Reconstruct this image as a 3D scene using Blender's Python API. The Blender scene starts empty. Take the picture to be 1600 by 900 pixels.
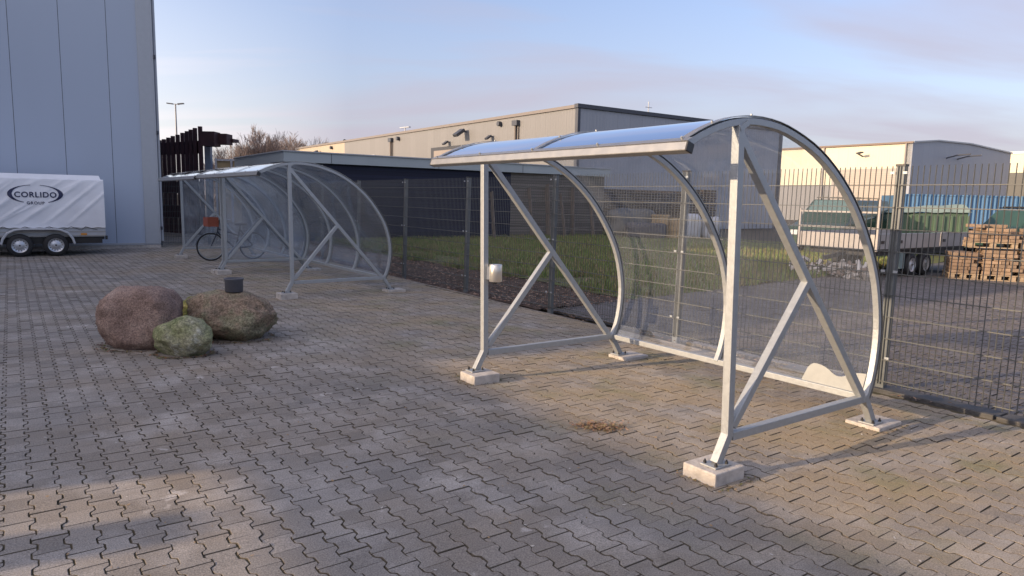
import bpy, bmesh, math, random
import numpy as np
from mathutils import Vector, Matrix, noise
R = math.radians
random.seed(7)
scene = bpy.context.scene
col = scene.collection

# ------------------------------------------------------------------ camera
PITCH, ROLL, CAM_H = 0.1262, 0.0206, 1.68
cp, sp = math.cos(PITCH), math.sin(PITCH)
fwd = Vector((0, cp, -sp)); rt = Vector((1, 0, 0)); up = Vector((0, sp, cp))
c_, s_ = math.cos(ROLL), math.sin(ROLL)
r2 = rt * c_ + up * s_; u2 = -rt * s_ + up * c_
cd = bpy.data.cameras.new('camera'); camo = bpy.data.objects.new('camera', cd); col.objects.link(camo)
M = Matrix((r2, u2, -fwd)).transposed().to_4x4(); M.translation = Vector((0, 0, CAM_H))
camo.matrix_world = M
cd.sensor_width = 36; cd.lens = 36 * 1089.2 / 1600; cd.clip_start = 0.05; cd.clip_end = 3000
scene.camera = camo

# ------------------------------------------------------------------ light
SUN_AZ = Vector((-0.93, -0.375, 0)).normalized()
SUN_EL = R(15)
world = bpy.data.worlds.new('World'); scene.world = world; world.use_nodes = True
nt = world.node_tree; nt.nodes.clear()
N = nt.nodes.new; Lk = nt.links.new
out = N('ShaderNodeOutputWorld'); bg = N('ShaderNodeBackground'); bg.inputs[1].default_value = 0.15
sky = N('ShaderNodeTexSky'); sky.sky_type = 'NISHITA'; sky.sun_disc = False
sky.sun_elevation = SUN_EL; sky.sun_rotation = math.atan2(SUN_AZ.x, SUN_AZ.y)
sky.air_density = 1.0; sky.dust_density = 1.6; sky.ozone_density = 1.6; sky.altitude = 50
tc = N('ShaderNodeTexCoord')
sep = N('ShaderNodeSeparateXYZ'); Lk(tc.outputs['Generated'], sep.inputs[0])
# thin veil of cloud: project the view direction on a flat layer
mz = N('ShaderNodeMath'); mz.operation = 'ADD'; mz.inputs[1].default_value = 0.12; Lk(sep.outputs[2], mz.inputs[0])
mzm = N('ShaderNodeMath'); mzm.operation = 'MAXIMUM'; mzm.inputs[1].default_value = 0.03; Lk(mz.outputs[0], mzm.inputs[0])
dx = N('ShaderNodeMath'); dx.operation = 'DIVIDE'; Lk(sep.outputs[0], dx.inputs[0]); Lk(mzm.outputs[0], dx.inputs[1])
dy = N('ShaderNodeMath'); dy.operation = 'DIVIDE'; Lk(sep.outputs[1], dy.inputs[0]); Lk(mzm.outputs[0], dy.inputs[1])
cmb = N('ShaderNodeCombineXYZ'); Lk(dx.outputs[0], cmb.inputs[0]); Lk(dy.outputs[0], cmb.inputs[1])
mp = N('ShaderNodeMapping'); mp.inputs['Rotation'].default_value = (0, 0, R(25)); mp.inputs['Scale'].default_value = (0.35, 1.0, 1)
Lk(cmb.outputs[0], mp.inputs[0])
nz = N('ShaderNodeTexNoise'); nz.inputs['Scale'].default_value = 0.75; nz.inputs['Detail'].default_value = 5
nz.inputs['Roughness'].default_value = 0.5; nz.inputs['Distortion'].default_value = 0.6
Lk(mp.outputs[0], nz.inputs['Vector'])
rp = N('ShaderNodeValToRGB'); rp.color_ramp.elements[0].position = 0.44; rp.color_ramp.elements[1].position = 0.64
Lk(nz.outputs[0], rp.inputs[0])
cf = N('ShaderNodeMath'); cf.operation = 'MULTIPLY'; cf.inputs[1].default_value = 0.75; Lk(rp.outputs[0], cf.inputs[0])
# more veil towards the horizon
hz = N('ShaderNodeMapRange'); hz.inputs[1].default_value = 0.0; hz.inputs[2].default_value = 0.32
hz.inputs[3].default_value = 0.72; hz.inputs[4].default_value = 0.12; Lk(sep.outputs[2], hz.inputs[0])
mx = N('ShaderNodeMixRGB'); Lk(hz.outputs[0], mx.inputs[0]); Lk(sky.outputs[0], mx.inputs[1])
# the veil is brighter on the sun's side of the sky
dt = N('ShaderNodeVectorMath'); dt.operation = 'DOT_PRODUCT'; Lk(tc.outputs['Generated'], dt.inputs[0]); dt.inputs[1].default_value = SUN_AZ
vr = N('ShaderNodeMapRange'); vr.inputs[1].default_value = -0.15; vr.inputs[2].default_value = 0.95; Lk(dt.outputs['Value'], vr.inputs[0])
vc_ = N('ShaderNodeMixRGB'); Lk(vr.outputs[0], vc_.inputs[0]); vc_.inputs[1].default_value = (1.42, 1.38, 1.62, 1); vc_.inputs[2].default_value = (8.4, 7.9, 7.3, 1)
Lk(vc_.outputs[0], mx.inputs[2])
tn = N('ShaderNodeMixRGB'); tn.blend_type = 'MULTIPLY'; tn.inputs[0].default_value = 1; Lk(sky.outputs[0], tn.inputs[1]); tn.inputs[2].default_value = (0.74, 0.69, 0.79, 1); Lk(tn.outputs[0], mx.inputs[1])
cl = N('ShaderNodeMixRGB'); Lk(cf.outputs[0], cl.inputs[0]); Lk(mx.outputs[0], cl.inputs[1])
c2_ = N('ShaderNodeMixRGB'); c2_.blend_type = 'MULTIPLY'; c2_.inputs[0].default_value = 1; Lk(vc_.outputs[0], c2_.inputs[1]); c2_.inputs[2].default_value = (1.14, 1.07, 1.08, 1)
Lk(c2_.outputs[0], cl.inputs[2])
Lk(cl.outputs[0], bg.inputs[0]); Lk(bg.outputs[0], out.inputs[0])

sl = bpy.data.lights.new('sun', 'SUN'); sun = bpy.data.objects.new('sun', sl); col.objects.link(sun)
sl.energy = 2.8; sl.angle = R(0.6); sl.color = (1.0, 0.74, 0.47)
sd = Vector((SUN_AZ.x * math.cos(SUN_EL), SUN_AZ.y * math.cos(SUN_EL), math.sin(SUN_EL)))
sun.rotation_euler = sd.to_track_quat('Z', 'Y').to_euler()
scene.view_settings.view_transform = 'Standard'; scene.view_settings.look = 'None'
scene.view_settings.exposure = 1.27; scene.view_settings.gamma = 1
scene.view_settings.use_curve_mapping = False
scene.cycles.max_bounces = 8; scene.cycles.transparent_max_bounces = 24

# ------------------------------------------------------------------ helpers
FA = -0.9643
fd = Vector((math.cos(FA), math.sin(FA), 0)); fn = Vector((-math.sin(FA), math.cos(FA), 0))
F0 = Vector((3.455, 6.355, 0))
def W(u, v, z=0): return F0 + fd * u + fn * v + Vector((0, 0, z))

class MB:
    def __init__(s): s.v = []; s.f = []; s.m = []; s.sm = []
    def add(s, vs, fs, mi=0, smooth=False):
        o = len(s.v); s.v += [tuple(v) for v in vs]
        for f in fs: s.f.append(tuple(i + o for i in f)); s.m.append(mi); s.sm.append(smooth)
    def box(s, c, sx, sy, sz, mat=None, mi=0):
        """box of full sizes centred on c"""
        vs = [Vector((x * sx / 2, y * sy / 2, z * sz / 2)) for z in (-1, 1) for y in (-1, 1) for x in (-1, 1)]
        if mat is not None: vs = [mat @ v for v in vs]
        c = Vector(c); vs = [v + c for v in vs]
        s.add(vs, [(0, 2, 3, 1), (4, 5, 7, 6), (0, 1, 5, 4), (2, 6, 7, 3), (0, 4, 6, 2), (1, 3, 7, 5)], mi)
    def bx(s, x0, x1, y0, y1, z0, z1, mi=0):
        s.box(((x0 + x1) / 2, (y0 + y1) / 2, (z0 + z1) / 2), x1 - x0, y1 - y0, z1 - z0, mi=mi)
    def bar(s, a, b, w, h, upv=(0, 0, 1), mi=0):
        a, b = Vector(a), Vector(b); d = (b - a).normalized(); upv = Vector(upv)
        x = d.cross(upv)
        if x.length < 1e-4: x = d.cross(Vector((1, 0, 0)))
        x.normalize(); y = x.cross(d).normalized()
        vs = [p + x * (i * w / 2) + y * (j * h / 2) for p in (a, b) for i, j in ((-1, -1), (1, -1), (1, 1), (-1, 1))]
        s.add(vs, [(0, 1, 2, 3), (7, 6, 5, 4), (0, 4, 5, 1), (1, 5, 6, 2), (2, 6, 7, 3), (3, 7, 4, 0)], mi)
    def tube(s, pts, r, n=8, mi=0, caps=True, smooth=True):
        pts = [Vector(p) for p in pts]; rs = r if isinstance(r, (list, tuple)) else [r] * len(pts)
        vs = []; ref = None
        for i, p in enumerate(pts):
            d = (pts[min(i + 1, len(pts) - 1)] - pts[max(i - 1, 0)]).normalized()
            if ref is None: ref = d.orthogonal().normalized()
            x = (ref - d * ref.dot(d)).normalized(); y = d.cross(x); ref = x
            vs += [p + (x * math.cos(2 * math.pi * k / n) + y * math.sin(2 * math.pi * k / n)) * rs[i] for k in range(n)]
        fs = [(i * n + k, i * n + (k + 1) % n, (i + 1) * n + (k + 1) % n, (i + 1) * n + k) for i in range(len(pts) - 1) for k in range(n)]
        s.add(vs, fs, mi, smooth)
        if caps:
            o = len(pts) - 1
            s.add(vs[:n], [tuple(range(n))[::-1]], mi); s.add(vs[o * n:], [tuple(range(n))], mi)
    def cyl(s, a, b, r, n=16, mi=0): s.tube([a, b], r, n, mi)
    def prism(s, prof, o, ax, ay, az, depth, mi=0):
        """profile (x,y) extruded along az from o"""
        o, ax, ay, az = Vector(o), Vector(ax), Vector(ay), Vector(az); n = len(prof)
        vs = [o + ax * x + ay * y for x, y in prof] + [o + ax * x + ay * y + az * depth for x, y in prof]
        s.add(vs, [tuple(range(n))[::-1], tuple(range(n, 2 * n))] + [(i, (i + 1) % n, n + (i + 1) % n, n + i) for i in range(n)], mi)
    def lathe(s, prof, o=(0, 0, 0), axis='Z', n=24, mi=0):
        o = Vector(o); vs = []
        for r, h in prof:
            for k in range(n):
                t = 2 * math.pi * k / n; a, b = r * math.cos(t), r * math.sin(t)
                vs.append(o + (Vector((a, b, h)) if axis == 'Z' else Vector((a, h, b)) if axis == 'Y' else Vector((h, a, b))))
        s.add(vs, [(i * n + k, i * n + (k + 1) % n, (i + 1) * n + (k + 1) % n, (i + 1) * n + k) for i in range(len(prof) - 1) for k in range(n)], mi, True)
    def build(s, name, mats, parent=None, bevel=0, loc=None, fixn=False):
        me = bpy.data.meshes.new(name); me.from_pydata(s.v, [], s.f)
        for m in (mats if isinstance(mats, (list, tuple)) else [mats]): me.materials.append(m)
        me.polygons.foreach_set('material_index', s.m); me.polygons.foreach_set('use_smooth', s.sm)
        if fixn:
            b = bmesh.new(); b.from_mesh(me); bmesh.ops.recalc_face_normals(b, faces=b.faces); b.to_mesh(me); b.free()
        me.update()
        o = bpy.data.objects.new(name, me); col.objects.link(o)
        if parent: o.parent = parent
        if loc is not None: o.location = loc
        if bevel:
            md = o.modifiers.new('b', 'BEVEL'); md.width = bevel; md.segments = 2; md.limit_method = 'ANGLE'; md.angle_limit = R(40)
        return o

def tag(o, label=None, cat=None, group=None, kind=None):
    if label: o['label'] = label
    if cat: o['category'] = cat
    if group: o['group'] = group
    if kind: o['kind'] = kind
    return o
def empty(name, loc=(0, 0, 0), rz=0, label=None, cat=None, group=None):
    o = bpy.data.objects.new(name, None); col.objects.link(o); o.location = loc; o.rotation_euler = (0, 0, rz)
    o.empty_display_size = 0.1
    return tag(o, label, cat, group)
def copy_tree(o, parent=None):
    c = o.copy(); col.objects.link(c)
    if parent: c.parent = parent
    for ch in [x for x in bpy.data.objects if x.parent == o]: copy_tree(ch, c)
    return c

# ------------------------------------------------------------------ materials
def mat(name, color, rough=0.6, metal=0.0, var=0.0, scale=8.0, bump=0.0, bscale=40.0, color2=None, obj=True, spec=0.5, detail=6, stretch=(1, 1, 1)):
    m = bpy.data.materials.new(name); m.use_nodes = True; t = m.node_tree; b = t.nodes['Principled BSDF']
    b.inputs['Roughness'].default_value = rough; b.inputs['Metallic'].default_value = metal
    b.inputs['Specular IOR Level'].default_value = spec
    c = (*color, 1); b.inputs['Base Color'].default_value = c
    tcn = t.nodes.new('ShaderNodeTexCoord'); mpn = t.nodes.new('ShaderNodeMapping'); mpn.inputs['Scale'].default_value = stretch
    t.links.new(tcn.outputs['Object'], mpn.inputs[0])
    if var > 0 or color2:
        n = t.nodes.new('ShaderNodeTexNoise'); n.inputs['Scale'].default_value = scale; n.inputs['Detail'].default_value = detail
        n.inputs['Roughness'].default_value = 0.6
        t.links.new(mpn.outputs[0], n.inputs['Vector'])
        r = t.nodes.new('ShaderNodeValToRGB'); r.color_ramp.elements[0].position = 0.3; r.color_ramp.elements[1].position = 0.7
        a = color2 if color2 else tuple(x * (1 - var) for x in color); bb = color if color2 else tuple(min(1, x * (1 + var)) for x in color)
        r.color_ramp.elements[0].color = (*a, 1); r.color_ramp.elements[1].color = (*bb, 1)
        t.links.new(n.outputs[0], r.inputs[0]); t.links.new(r.outputs[0], b.inputs['Base Color'])
        rr = t.nodes.new('ShaderNodeMapRange'); rr.inputs[3].default_value = max(0, rough - 0.12); rr.inputs[4].default_value = min(1, rough + 0.12)
        t.links.new(n.outputs[0], rr.inputs[0]); t.links.new(rr.outputs[0], b.inputs['Roughness'])
    if bump > 0:
        n2 = t.nodes.new('ShaderNodeTexNoise'); n2.inputs['Scale'].default_value = bscale; n2.inputs['Detail'].default_value = 5
        t.links.new(mpn.outputs[0], n2.inputs['Vector'])
        bp = t.nodes.new('ShaderNodeBump'); bp.inputs['Strength'].default_value = bump; bp.inputs['Distance'].default_value = 0.01
        t.links.new(n2.outputs[0], bp.inputs['Height']); t.links.new(bp.outputs[0], b.inputs['Normal'])
    return m

GALV = mat('galvanised_steel', (0.34, 0.36, 0.375), 0.5, 0.45, var=0.08, scale=28, bump=0.15, bscale=60)
ALU = mat('aluminium', (0.34, 0.33, 0.31), 0.35, 0.7, var=0.08, scale=12)
RUBBER = mat('rubber', (0.018, 0.018, 0.02), 0.7)
BLACK = mat('black_plastic', (0.02, 0.02, 0.022), 0.45)
CONC = mat('concrete', (0.42, 0.39, 0.36), 0.9, var=0.25, scale=14, bump=0.5, bscale=70)
FENCEM = mat('fence_wire', (0.07, 0.073, 0.07), 0.6, 0.0, var=0.15, scale=3)
POSTM = mat('fence_post_paint', (0.12, 0.13, 0.135), 0.5, 0.2, var=0.2, scale=5)
CLADG = None

def clad(name, color, pitch=1.15, rib=0.0, axis='X', rough=0.45, seam=0.012, seamcol=0.25, ribh=0.004, var=0.05):
    """sandwich panel cladding; object space, seams every pitch m, optional fine ribs"""
    m = bpy.data.materials.new(name); m.use_nodes = True; t = m.node_tree; b = t.nodes['Principled BSDF']
    b.inputs['Roughness'].default_value = rough
    n = t.nodes.new; l = t.links.new
    tcn = n('ShaderNodeTexCoord'); s = n('ShaderNodeSeparateXYZ'); l(tcn.outputs['Object'], s.inputs[0])
    x = s.outputs[{'X': 0, 'Y': 1, 'Z': 2}[axis]]
    d = n('ShaderNodeMath'); d.operation = 'DIVIDE'; d.inputs[1].default_value = pitch; l(x, d.inputs[0])
    f = n('ShaderNodeMath'); f.operation = 'FRACT'; l(d.outputs[0], f.inputs[0])
    lt = n('ShaderNodeMath'); lt.operation = 'LESS_THAN'; lt.inputs[1].default_value = seam / pitch; l(f.outputs[0], lt.inputs[0])
    fl = n('ShaderNodeMath'); fl.operation = 'FLOOR'; l(d.outputs[0], fl.inputs[0])
    wn = n('ShaderNodeTexWhiteNoise'); wn.noise_dimensions = '1D'; l(fl.outputs[0], wn.inputs['W'])
    nz = n('ShaderNodeTexNoise'); nz.inputs['Scale'].default_value = 0.6; nz.inputs['Detail'].default_value = 6
    mpn = n('ShaderNodeMapping'); mpn.inputs['Scale'].default_value = (1.5, 1.5, 0.35); l(tcn.outputs['Object'], mpn.inputs[0]); l(mpn.outputs[0], nz.inputs['Vector'])
    a1 = n('ShaderNodeMath'); a1.operation = 'ADD'; l(wn.outputs[0], a1.inputs[0]); l(nz.outputs[0], a1.inputs[1])
    mr = n('ShaderNodeMapRange'); mr.inputs[1].default_value = 0.2; mr.inputs[2].default_value = 1.6; mr.inputs[3].default_value = 1 - var; mr.inputs[4].default_value = 1 + var
    l(a1.outputs[0], mr.inputs[0])
    vm = n('ShaderNodeVectorMath'); vm.operation = 'SCALE'; vm.inputs[0].default_value = color; l(mr.outputs[0], vm.inputs['Scale'])
    mix = n('ShaderNodeMixRGB'); l(lt.outputs[0], mix.inputs[0]); l(vm.outputs[0], mix.inputs[1])
    mix.inputs[2].default_value = (*[c * seamcol for c in color], 1)
    l(mix.outputs[0], b.inputs['Base Color'])
    if rib > 0:
        d2 = n('ShaderNodeMath'); d2.operation = 'MULTIPLY'; d2.inputs[1].default_value = 2 * math.pi / rib; l(x, d2.inputs[0])
        sn = n('ShaderNodeMath'); sn.operation = 'SINE'; l(d2.outputs[0], sn.inputs[0])
        bp = n('ShaderNodeBump'); bp.inputs['Distance'].default_value = ribh; bp.inputs['Strength'].default_value = 1
        l(sn.outputs[0], bp.inputs['Height']); l(bp.outputs[0], b.inputs['Normal'])
    return m

def poly_mat(name, milk=0.10, tint=(0.93, 0.96, 1.0), milkcol=(0.75, 0.8, 0.85), rough=0.05, bumpy=0.10):
    """clear sheet: transparent + fresnel gloss + a film of dust"""
    m = bpy.data.materials.new(name); m.use_nodes = True; t = m.node_tree; t.nodes.clear(); n = t.nodes.new; l = t.links.new
    o = n('ShaderNodeOutputMaterial'); tr = n('ShaderNodeBsdfTransparent'); tr.inputs[0].default_value = (*tint, 1)
    gl = n('ShaderNodeBsdfGlossy'); gl.inputs['Roughness'].default_value = rough; gl.inputs[0].default_value = (0.95, 0.97, 1, 1)
    df = n('ShaderNodeBsdfDiffuse'); df.inputs[0].default_value = (*milkcol, 1)
    tl = n('ShaderNodeBsdfTranslucent'); tl.inputs[0].default_value = (*milkcol, 1)
    dm = n('ShaderNodeMixShader'); dm.inputs[0].default_value = 0.5; l(df.outputs[0], dm.inputs[1]); l(tl.outputs[0], dm.inputs[2])
    tcn = n('ShaderNodeTexCoord'); nz = n('ShaderNodeTexNoise'); nz.inputs['Scale'].default_value = 2.2; nz.inputs['Detail'].default_value = 7
    l(tcn.outputs['Object'], nz.inputs['Vector'])
    mr = n('ShaderNodeMapRange'); mr.inputs[1].default_value = 0.3; mr.inputs[2].default_value = 0.75; mr.inputs[3].default_value = milk * 0.5; mr.inputs[4].default_value = milk * 1.6
    l(nz.outputs[0], mr.inputs[0])
    m1 = n('ShaderNodeMixShader'); l(mr.outputs[0], m1.inputs[0]); l(tr.outputs[0], m1.inputs[1]); l(dm.outputs[0], m1.inputs[2])
    fr = n('ShaderNodeFresnel'); fr.inputs[0].default_value = 1.5
    nb = n('ShaderNodeTexNoise'); nb.inputs['Scale'].default_value = 1.3; l(tcn.outputs['Object'], nb.inputs['Vector'])
    bp = n('ShaderNodeBump'); bp.inputs['Strength'].default_value = bumpy; bp.inputs['Distance'].default_value = 0.03; l(nb.outputs[0], bp.inputs['Height'])
    l(bp.outputs[0], gl.inputs['Normal'])
    # sheet has two faces: double the single-surface reflectance
    fm = n('ShaderNodeMath'); fm.operation = 'MULTIPLY'; fm.inputs[1].default_value = 1.3; fm.use_clamp = True; l(fr.outputs[0], fm.inputs[0])
    m2 = n('ShaderNodeMixShader'); l(fm.outputs[0], m2.inputs[0]); l(m1.outputs[0], m2.inputs[1]); l(gl.outputs[0], m2.inputs[2])
    l(m2.outputs[0], o.inputs[0]); return m
POLY = poly_mat('clear_polycarbonate', 0.07)
POLYD = poly_mat('dusty_polycarbonate', 0.07, tint=(0.84, 0.88, 0.90))
SIDEP = poly_mat('side_polycarbonate', 0.12)

# ------------------------------------------------------------------ ground
def ground_mat(name, c1, c2, scale, bump=0.4, bscale=30, rough=0.95):
    return mat(name, c1, rough, 0, color2=c2, scale=scale, bump=bump, bscale=bscale, spec=0.2)
DIRT = ground_mat('dirt', (0.11, 0.09, 0.07), (0.07, 0.065, 0.045), 0.8)
JOINT = ground_mat('joint_sand', (0.125, 0.098, 0.065), (0.065, 0.062, 0.035), 3.0)
JOINTF = ground_mat('yard_joint', (0.05, 0.046, 0.044), (0.035, 0.033, 0.032), 3.0)

def sheet(name, pts, z, m, label, cat):
    b = MB(); b.add([(p[0], p[1], z) for p in pts], [tuple(range(len(pts)))]); o = b.build(name, m)
    return tag(o, label, cat, kind='structure')
sheet('ground', [(-400, -120), (400, -120), (400, 900), (-400, 900)], -0.06, DIRT, 'bare dull earth lying around and beyond the paved yards', 'ground')
sheet('paving_bed', [W(-60, -60), W(12, -60), W(12, -0.09), W(-60, -0.09)], -0.0075, JOINT, 'dark sandy bed showing in the joints of the front paving', 'ground')

def paver_mat(name, base, warm, pale, far=False):
    m = bpy.data.materials.new(name); m.use_nodes = True; t = m.node_tree; b = t.nodes['Principled BSDF']; n = t.nodes.new; l = t.links.new
    b.inputs['Roughness'].default_value = 0.85; b.inputs['Specular IOR Level'].default_value = 0.35
    at = n('ShaderNodeAttribute'); at.attribute_name = 'rnd'
    tcn = n('ShaderNodeTexCoord')
    def noise_(scale, lo, hi, det=5, rot=0.0, sc=(1, 1, 1)):
        mpn = n('ShaderNodeMapping'); mpn.inputs['Rotation'].default_value = (0, 0, rot); mpn.inputs['Scale'].default_value = sc
        l(tcn.outputs['Object'], mpn.inputs[0])
        q = n('ShaderNodeTexNoise'); q.inputs['Scale'].default_value = scale; q.inputs['Detail'].default_value = det; q.inputs['Roughness'].default_value = 0.62
        l(mpn.outputs[0], q.inputs['Vector'])
        r = n('ShaderNodeMapRange'); r.inputs[1].default_value = lo; r.inputs[2].default_value = hi; l(q.outputs[0], r.inputs[0]); return r.outputs[0]
    def mixc(f, a, bcol, amt=1.0):
        x = n('ShaderNodeMixRGB')
        if amt != 1.0:
            k = n('ShaderNodeMath'); k.operation = 'MULTIPLY'; k.inputs[1].default_value = amt; l(f, k.inputs[0]); f = k.outputs[0]
        l(f, x.inputs[0])
        if isinstance(a, tuple): x.inputs[1].default_value = (*a, 1)
        else: l(a, x.inputs[1])
        if isinstance(bcol, tuple): x.inputs[2].default_value = (*bcol, 1)
        else: l(bcol, x.inputs[2])
        return x.outputs[0]
    sr = n('ShaderNodeSeparateColor'); l(at.outputs['Color'], sr.inputs[0])
    c = mixc(sr.outputs[0], tuple(x * 0.76 for x in base), tuple(x * 1.2 for x in base))
    c = mixc(noise_(0.55, 0.42, 0.66), c, warm, 0.6)
    c = mixc(noise_(0.38, 0.50, 0.72, 3, 1.3), c, tuple(x * 0.62 for x in base), 0.7)
    c = mixc(noise_(1.7, 0.50, 0.74, 7), c, pale, 0.6)
    c = mixc(noise_(2.3, 0.66, 0.70, 4), c, tuple(min(1, x * 1.25) for x in pale), 0.0 if far else 0.5)
    if not far:
        # trodden sand and moss gather in a strip along the fence; attribute g holds the nearness to it
        f1 = n('ShaderNodeMath'); f1.operation = 'MULTIPLY'; l(sr.outputs[1], f1.inputs[0]); l(noise_(0.9, 0.38, 0.62, 6, FA, (1, 2, 1)), f1.inputs[1])
        c = mixc(f1.outputs[0], c, (0.31, 0.24, 0.15), 0.75)
        f2 = n('ShaderNodeMath'); f2.operation = 'MULTIPLY'; l(sr.outputs[1], f2.inputs[0]); l(noise_(1.3, 0.52, 0.68, 6, 2.0), f2.inputs[1])
        c = mixc(f2.outputs[0], c, (0.17, 0.165, 0.07), 0.6)
    inv = n('ShaderNodeMath'); inv.operation = 'SUBTRACT'; inv.inputs[0].default_value = 1; l(sr.outputs[2], inv.inputs[1])
    c = mixc(inv.outputs[0], c, (0.085, 0.070, 0.052), 0.85)
    g = noise_(140, 0.25, 0.75, 3)
    mm = n('ShaderNodeMixRGB'); mm.blend_type = 'MULTIPLY'; mm.inputs[0].default_value = 1.0
    gr = n('ShaderNodeMapRange'); gr.inputs[3].default_value = 0.45; gr.inputs[4].default_value = 1.5; l(g, gr.inputs[0])
    l(c, mm.inputs[1]); l(gr.outputs[0], mm.inputs[2]); l(mm.outputs[0], b.inputs['Base Color'])
    q = n('ShaderNodeTexNoise'); q.inputs['Scale'].default_value = 110; q.inputs['Detail'].default_value = 4; l(tcn.outputs['Object'], q.inputs['Vector'])
    bp = n('ShaderNodeBump'); bp.inputs['Strength'].default_value = 0.55; bp.inputs['Distance'].default_value = 0.004
    l(q.outputs[0], bp.inputs['Height']); l(bp.outputs[0], b.inputs['Normal'])
    return m

PAVER = paver_mat('paver', (0.245, 0.226, 0.207), (0.25, 0.195, 0.135), (0.46, 0.43, 0.40))
PAVERF = paver_mat('yard_paver', (0.15, 0.135, 0.13), (0.16, 0.135, 0.12), (0.22, 0.20, 0.19), True)

def project(P):
    """numpy Nx3 -> pixel x, y and depth"""
    d = P - np.array([0, 0, CAM_H]); F = np.array(fwd); A = np.array(r2); U = np.array(u2)
    z = d @ F; zz = np.where(z > 0.05, z, 0.05)
    return 800 + 1089.2 * (d @ A) / zz, 450 - 1089.2 * (d @ U) / zz, z

def pavers(name, ang, origin, u0, u1, v0, v1, m, label, keep, gap_s=0.0048, gap_w=0.0072, z0=0.0, seed=1):
    """double-T interlocking stones laid in columns, one bevelled stone each, joined into the paving sheet"""
    PU, PV, AMP = 0.168, 0.131, 0.0125
    rng = np.random.default_rng(seed)
    a = np.array([math.cos(ang), math.sin(ang)]); bb = np.array([-math.sin(ang), math.cos(ang)])
    i = np.arange(int(u0 / PU), int(u1 / PU)); j = np.arange(int(v0 / PV), int(v1 / PV))
    I, J = np.meshgrid(i, j, indexing='ij'); I = I.ravel(); J = J.ravel()
    cu = (I + 0.5 * (J % 2)) * PU; cv = (J + 0.5) * PV
    C = np.array(origin)[None, :2] + cu[:, None] * a + cv[:, None] * bb
    P3 = np.c_[C, np.zeros(len(C))]
    px, py, dz = project(P3)
    k = (dz > 1.0) & (px > -260) & (px < 1860) & (py < 1130) & keep(C)
    C, cu, cv = C[k], cu[k], cv[k]; dist = dz[k]; n = len(C)
    h = PU / 2
    ps = np.array([-h, -0.058, -0.050, -0.034, -0.026, 0.026, 0.034, 0.050, 0.058, h])
    ws = np.array([1, 1, 0.75, -0.75, -1, -1, -0.75, 0.75, 1, 1]) * AMP + PV / 2
    top = []; out = []
    for p, w in zip(ps, ws): out.append((p, w))
    for p, w in zip(ps[::-1], ws[::-1]): out.append((p, -w))
    out = np.array(out)
    def inset(o, gs, gw):
        q = o.copy(); q[:, 0] = np.sign(q[:, 0]) * np.minimum(np.abs(q[:, 0]), h - gs); q[:, 1] -= np.sign(q[:, 1]) * gw; return q
    rings = [(inset(out, gap_s / 2 + 0.002, gap_w / 2 + 0.002), 0.0), (inset(out, gap_s / 2, gap_w / 2), -0.0016), (inset(out, gap_s / 2, gap_w / 2), -0.03)]
    K = len(out)
    jit = rng.normal(0, 0.0012, (n, 2)); rot = rng.normal(0, 0.006, n)
    zof = np.clip(rng.normal(0, 0.0016, n), -0.0035, 0.004) + 0.0018 * np.sin(C[:, 0] * 1.1 + 1) * np.sin(C[:, 1] * 0.9)
    tx = rng.normal(0, 0.0045, n); ty = rng.normal(0, 0.0045, n)
    V = np.zeros((n, 3 * K, 3))
    for r_, (o, z) in enumerate(rings):
        lu = o[None, :, 0] + rng.normal(0, 0.0009, (n, K)); lv = o[None, :, 1] + rng.normal(0, 0.0009, (n, K))
        uu = lu - rot[:, None] * lv; vv = lv + rot[:, None] * lu
        xy = C[:, None, :] + (uu + jit[:, :1])[..., None] * a + (vv + jit[:, 1:])[..., None] * bb
        V[:, r_ * K:(r_ + 1) * K, :2] = xy
        V[:, r_ * K:(r_ + 1) * K, 2] = z0 + z + zof[:, None] + lu * tx[:, None] + lv * ty[:, None]
    half = K // 2
    faces_loops = []
    base = (np.arange(n) * 3 * K)[:, None]
    # top surface as quads between opposite sides
    quads = []
    for q in range(half - 1): quads.append((q + 1, q, K - 1 - q, K - 2 - q))
    for r_ in range(2):
        for q in range(K):
            q2 = (q + 1) % K; quads.append((r_ * K + q, r_ * K + q2, (r_ + 1) * K + q2, (r_ + 1) * K + q))
    quads = np.array(quads)
    L_ = (base[:, :, None] + quads[None]).reshape(-1, 4)
    me = bpy.data.meshes.new(name); nv = n * 3 * K; nf = len(L_)
    me.vertices.add(nv); me.vertices.foreach_set('co', V.reshape(-1).astype(np.float32))
    me.loops.add(nf * 4); me.loops.foreach_set('vertex_index', L_.reshape(-1).astype(np.int32))
    me.polygons.add(nf); me.polygons.foreach_set('loop_start', (np.arange(nf) * 4).astype(np.int32))
    me.update(calc_edges=True); me.polygons.foreach_set('use_smooth', np.zeros(nf, dtype=bool))
    at = me.color_attributes.new('rnd', 'FLOAT_COLOR', 'POINT')
    rel = (C - np.array(F0)[None, :2]) @ np.array(fn)[:2]
    near = np.clip((rel + 4.6) / 2.4, 0, 1)
    colr = np.zeros((n, 3 * K, 4)); colr[..., 0] = np.clip(rng.normal(0.5, 0.26, n), 0, 1)[:, None]; colr[..., 1] = near[:, None]; colr[..., 2] = 0; colr[:, :K, 2] = 1; colr[..., 3] = 1
    at.data.foreach_set('color', colr.reshape(-1).astype(np.float32))
    me.materials.append(m)
    o = bpy.data.objects.new(name, me); col.objects.link(o)
    print(name, n, 'stones')
    return tag(o, label, 'paving', kind='structure')

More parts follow.
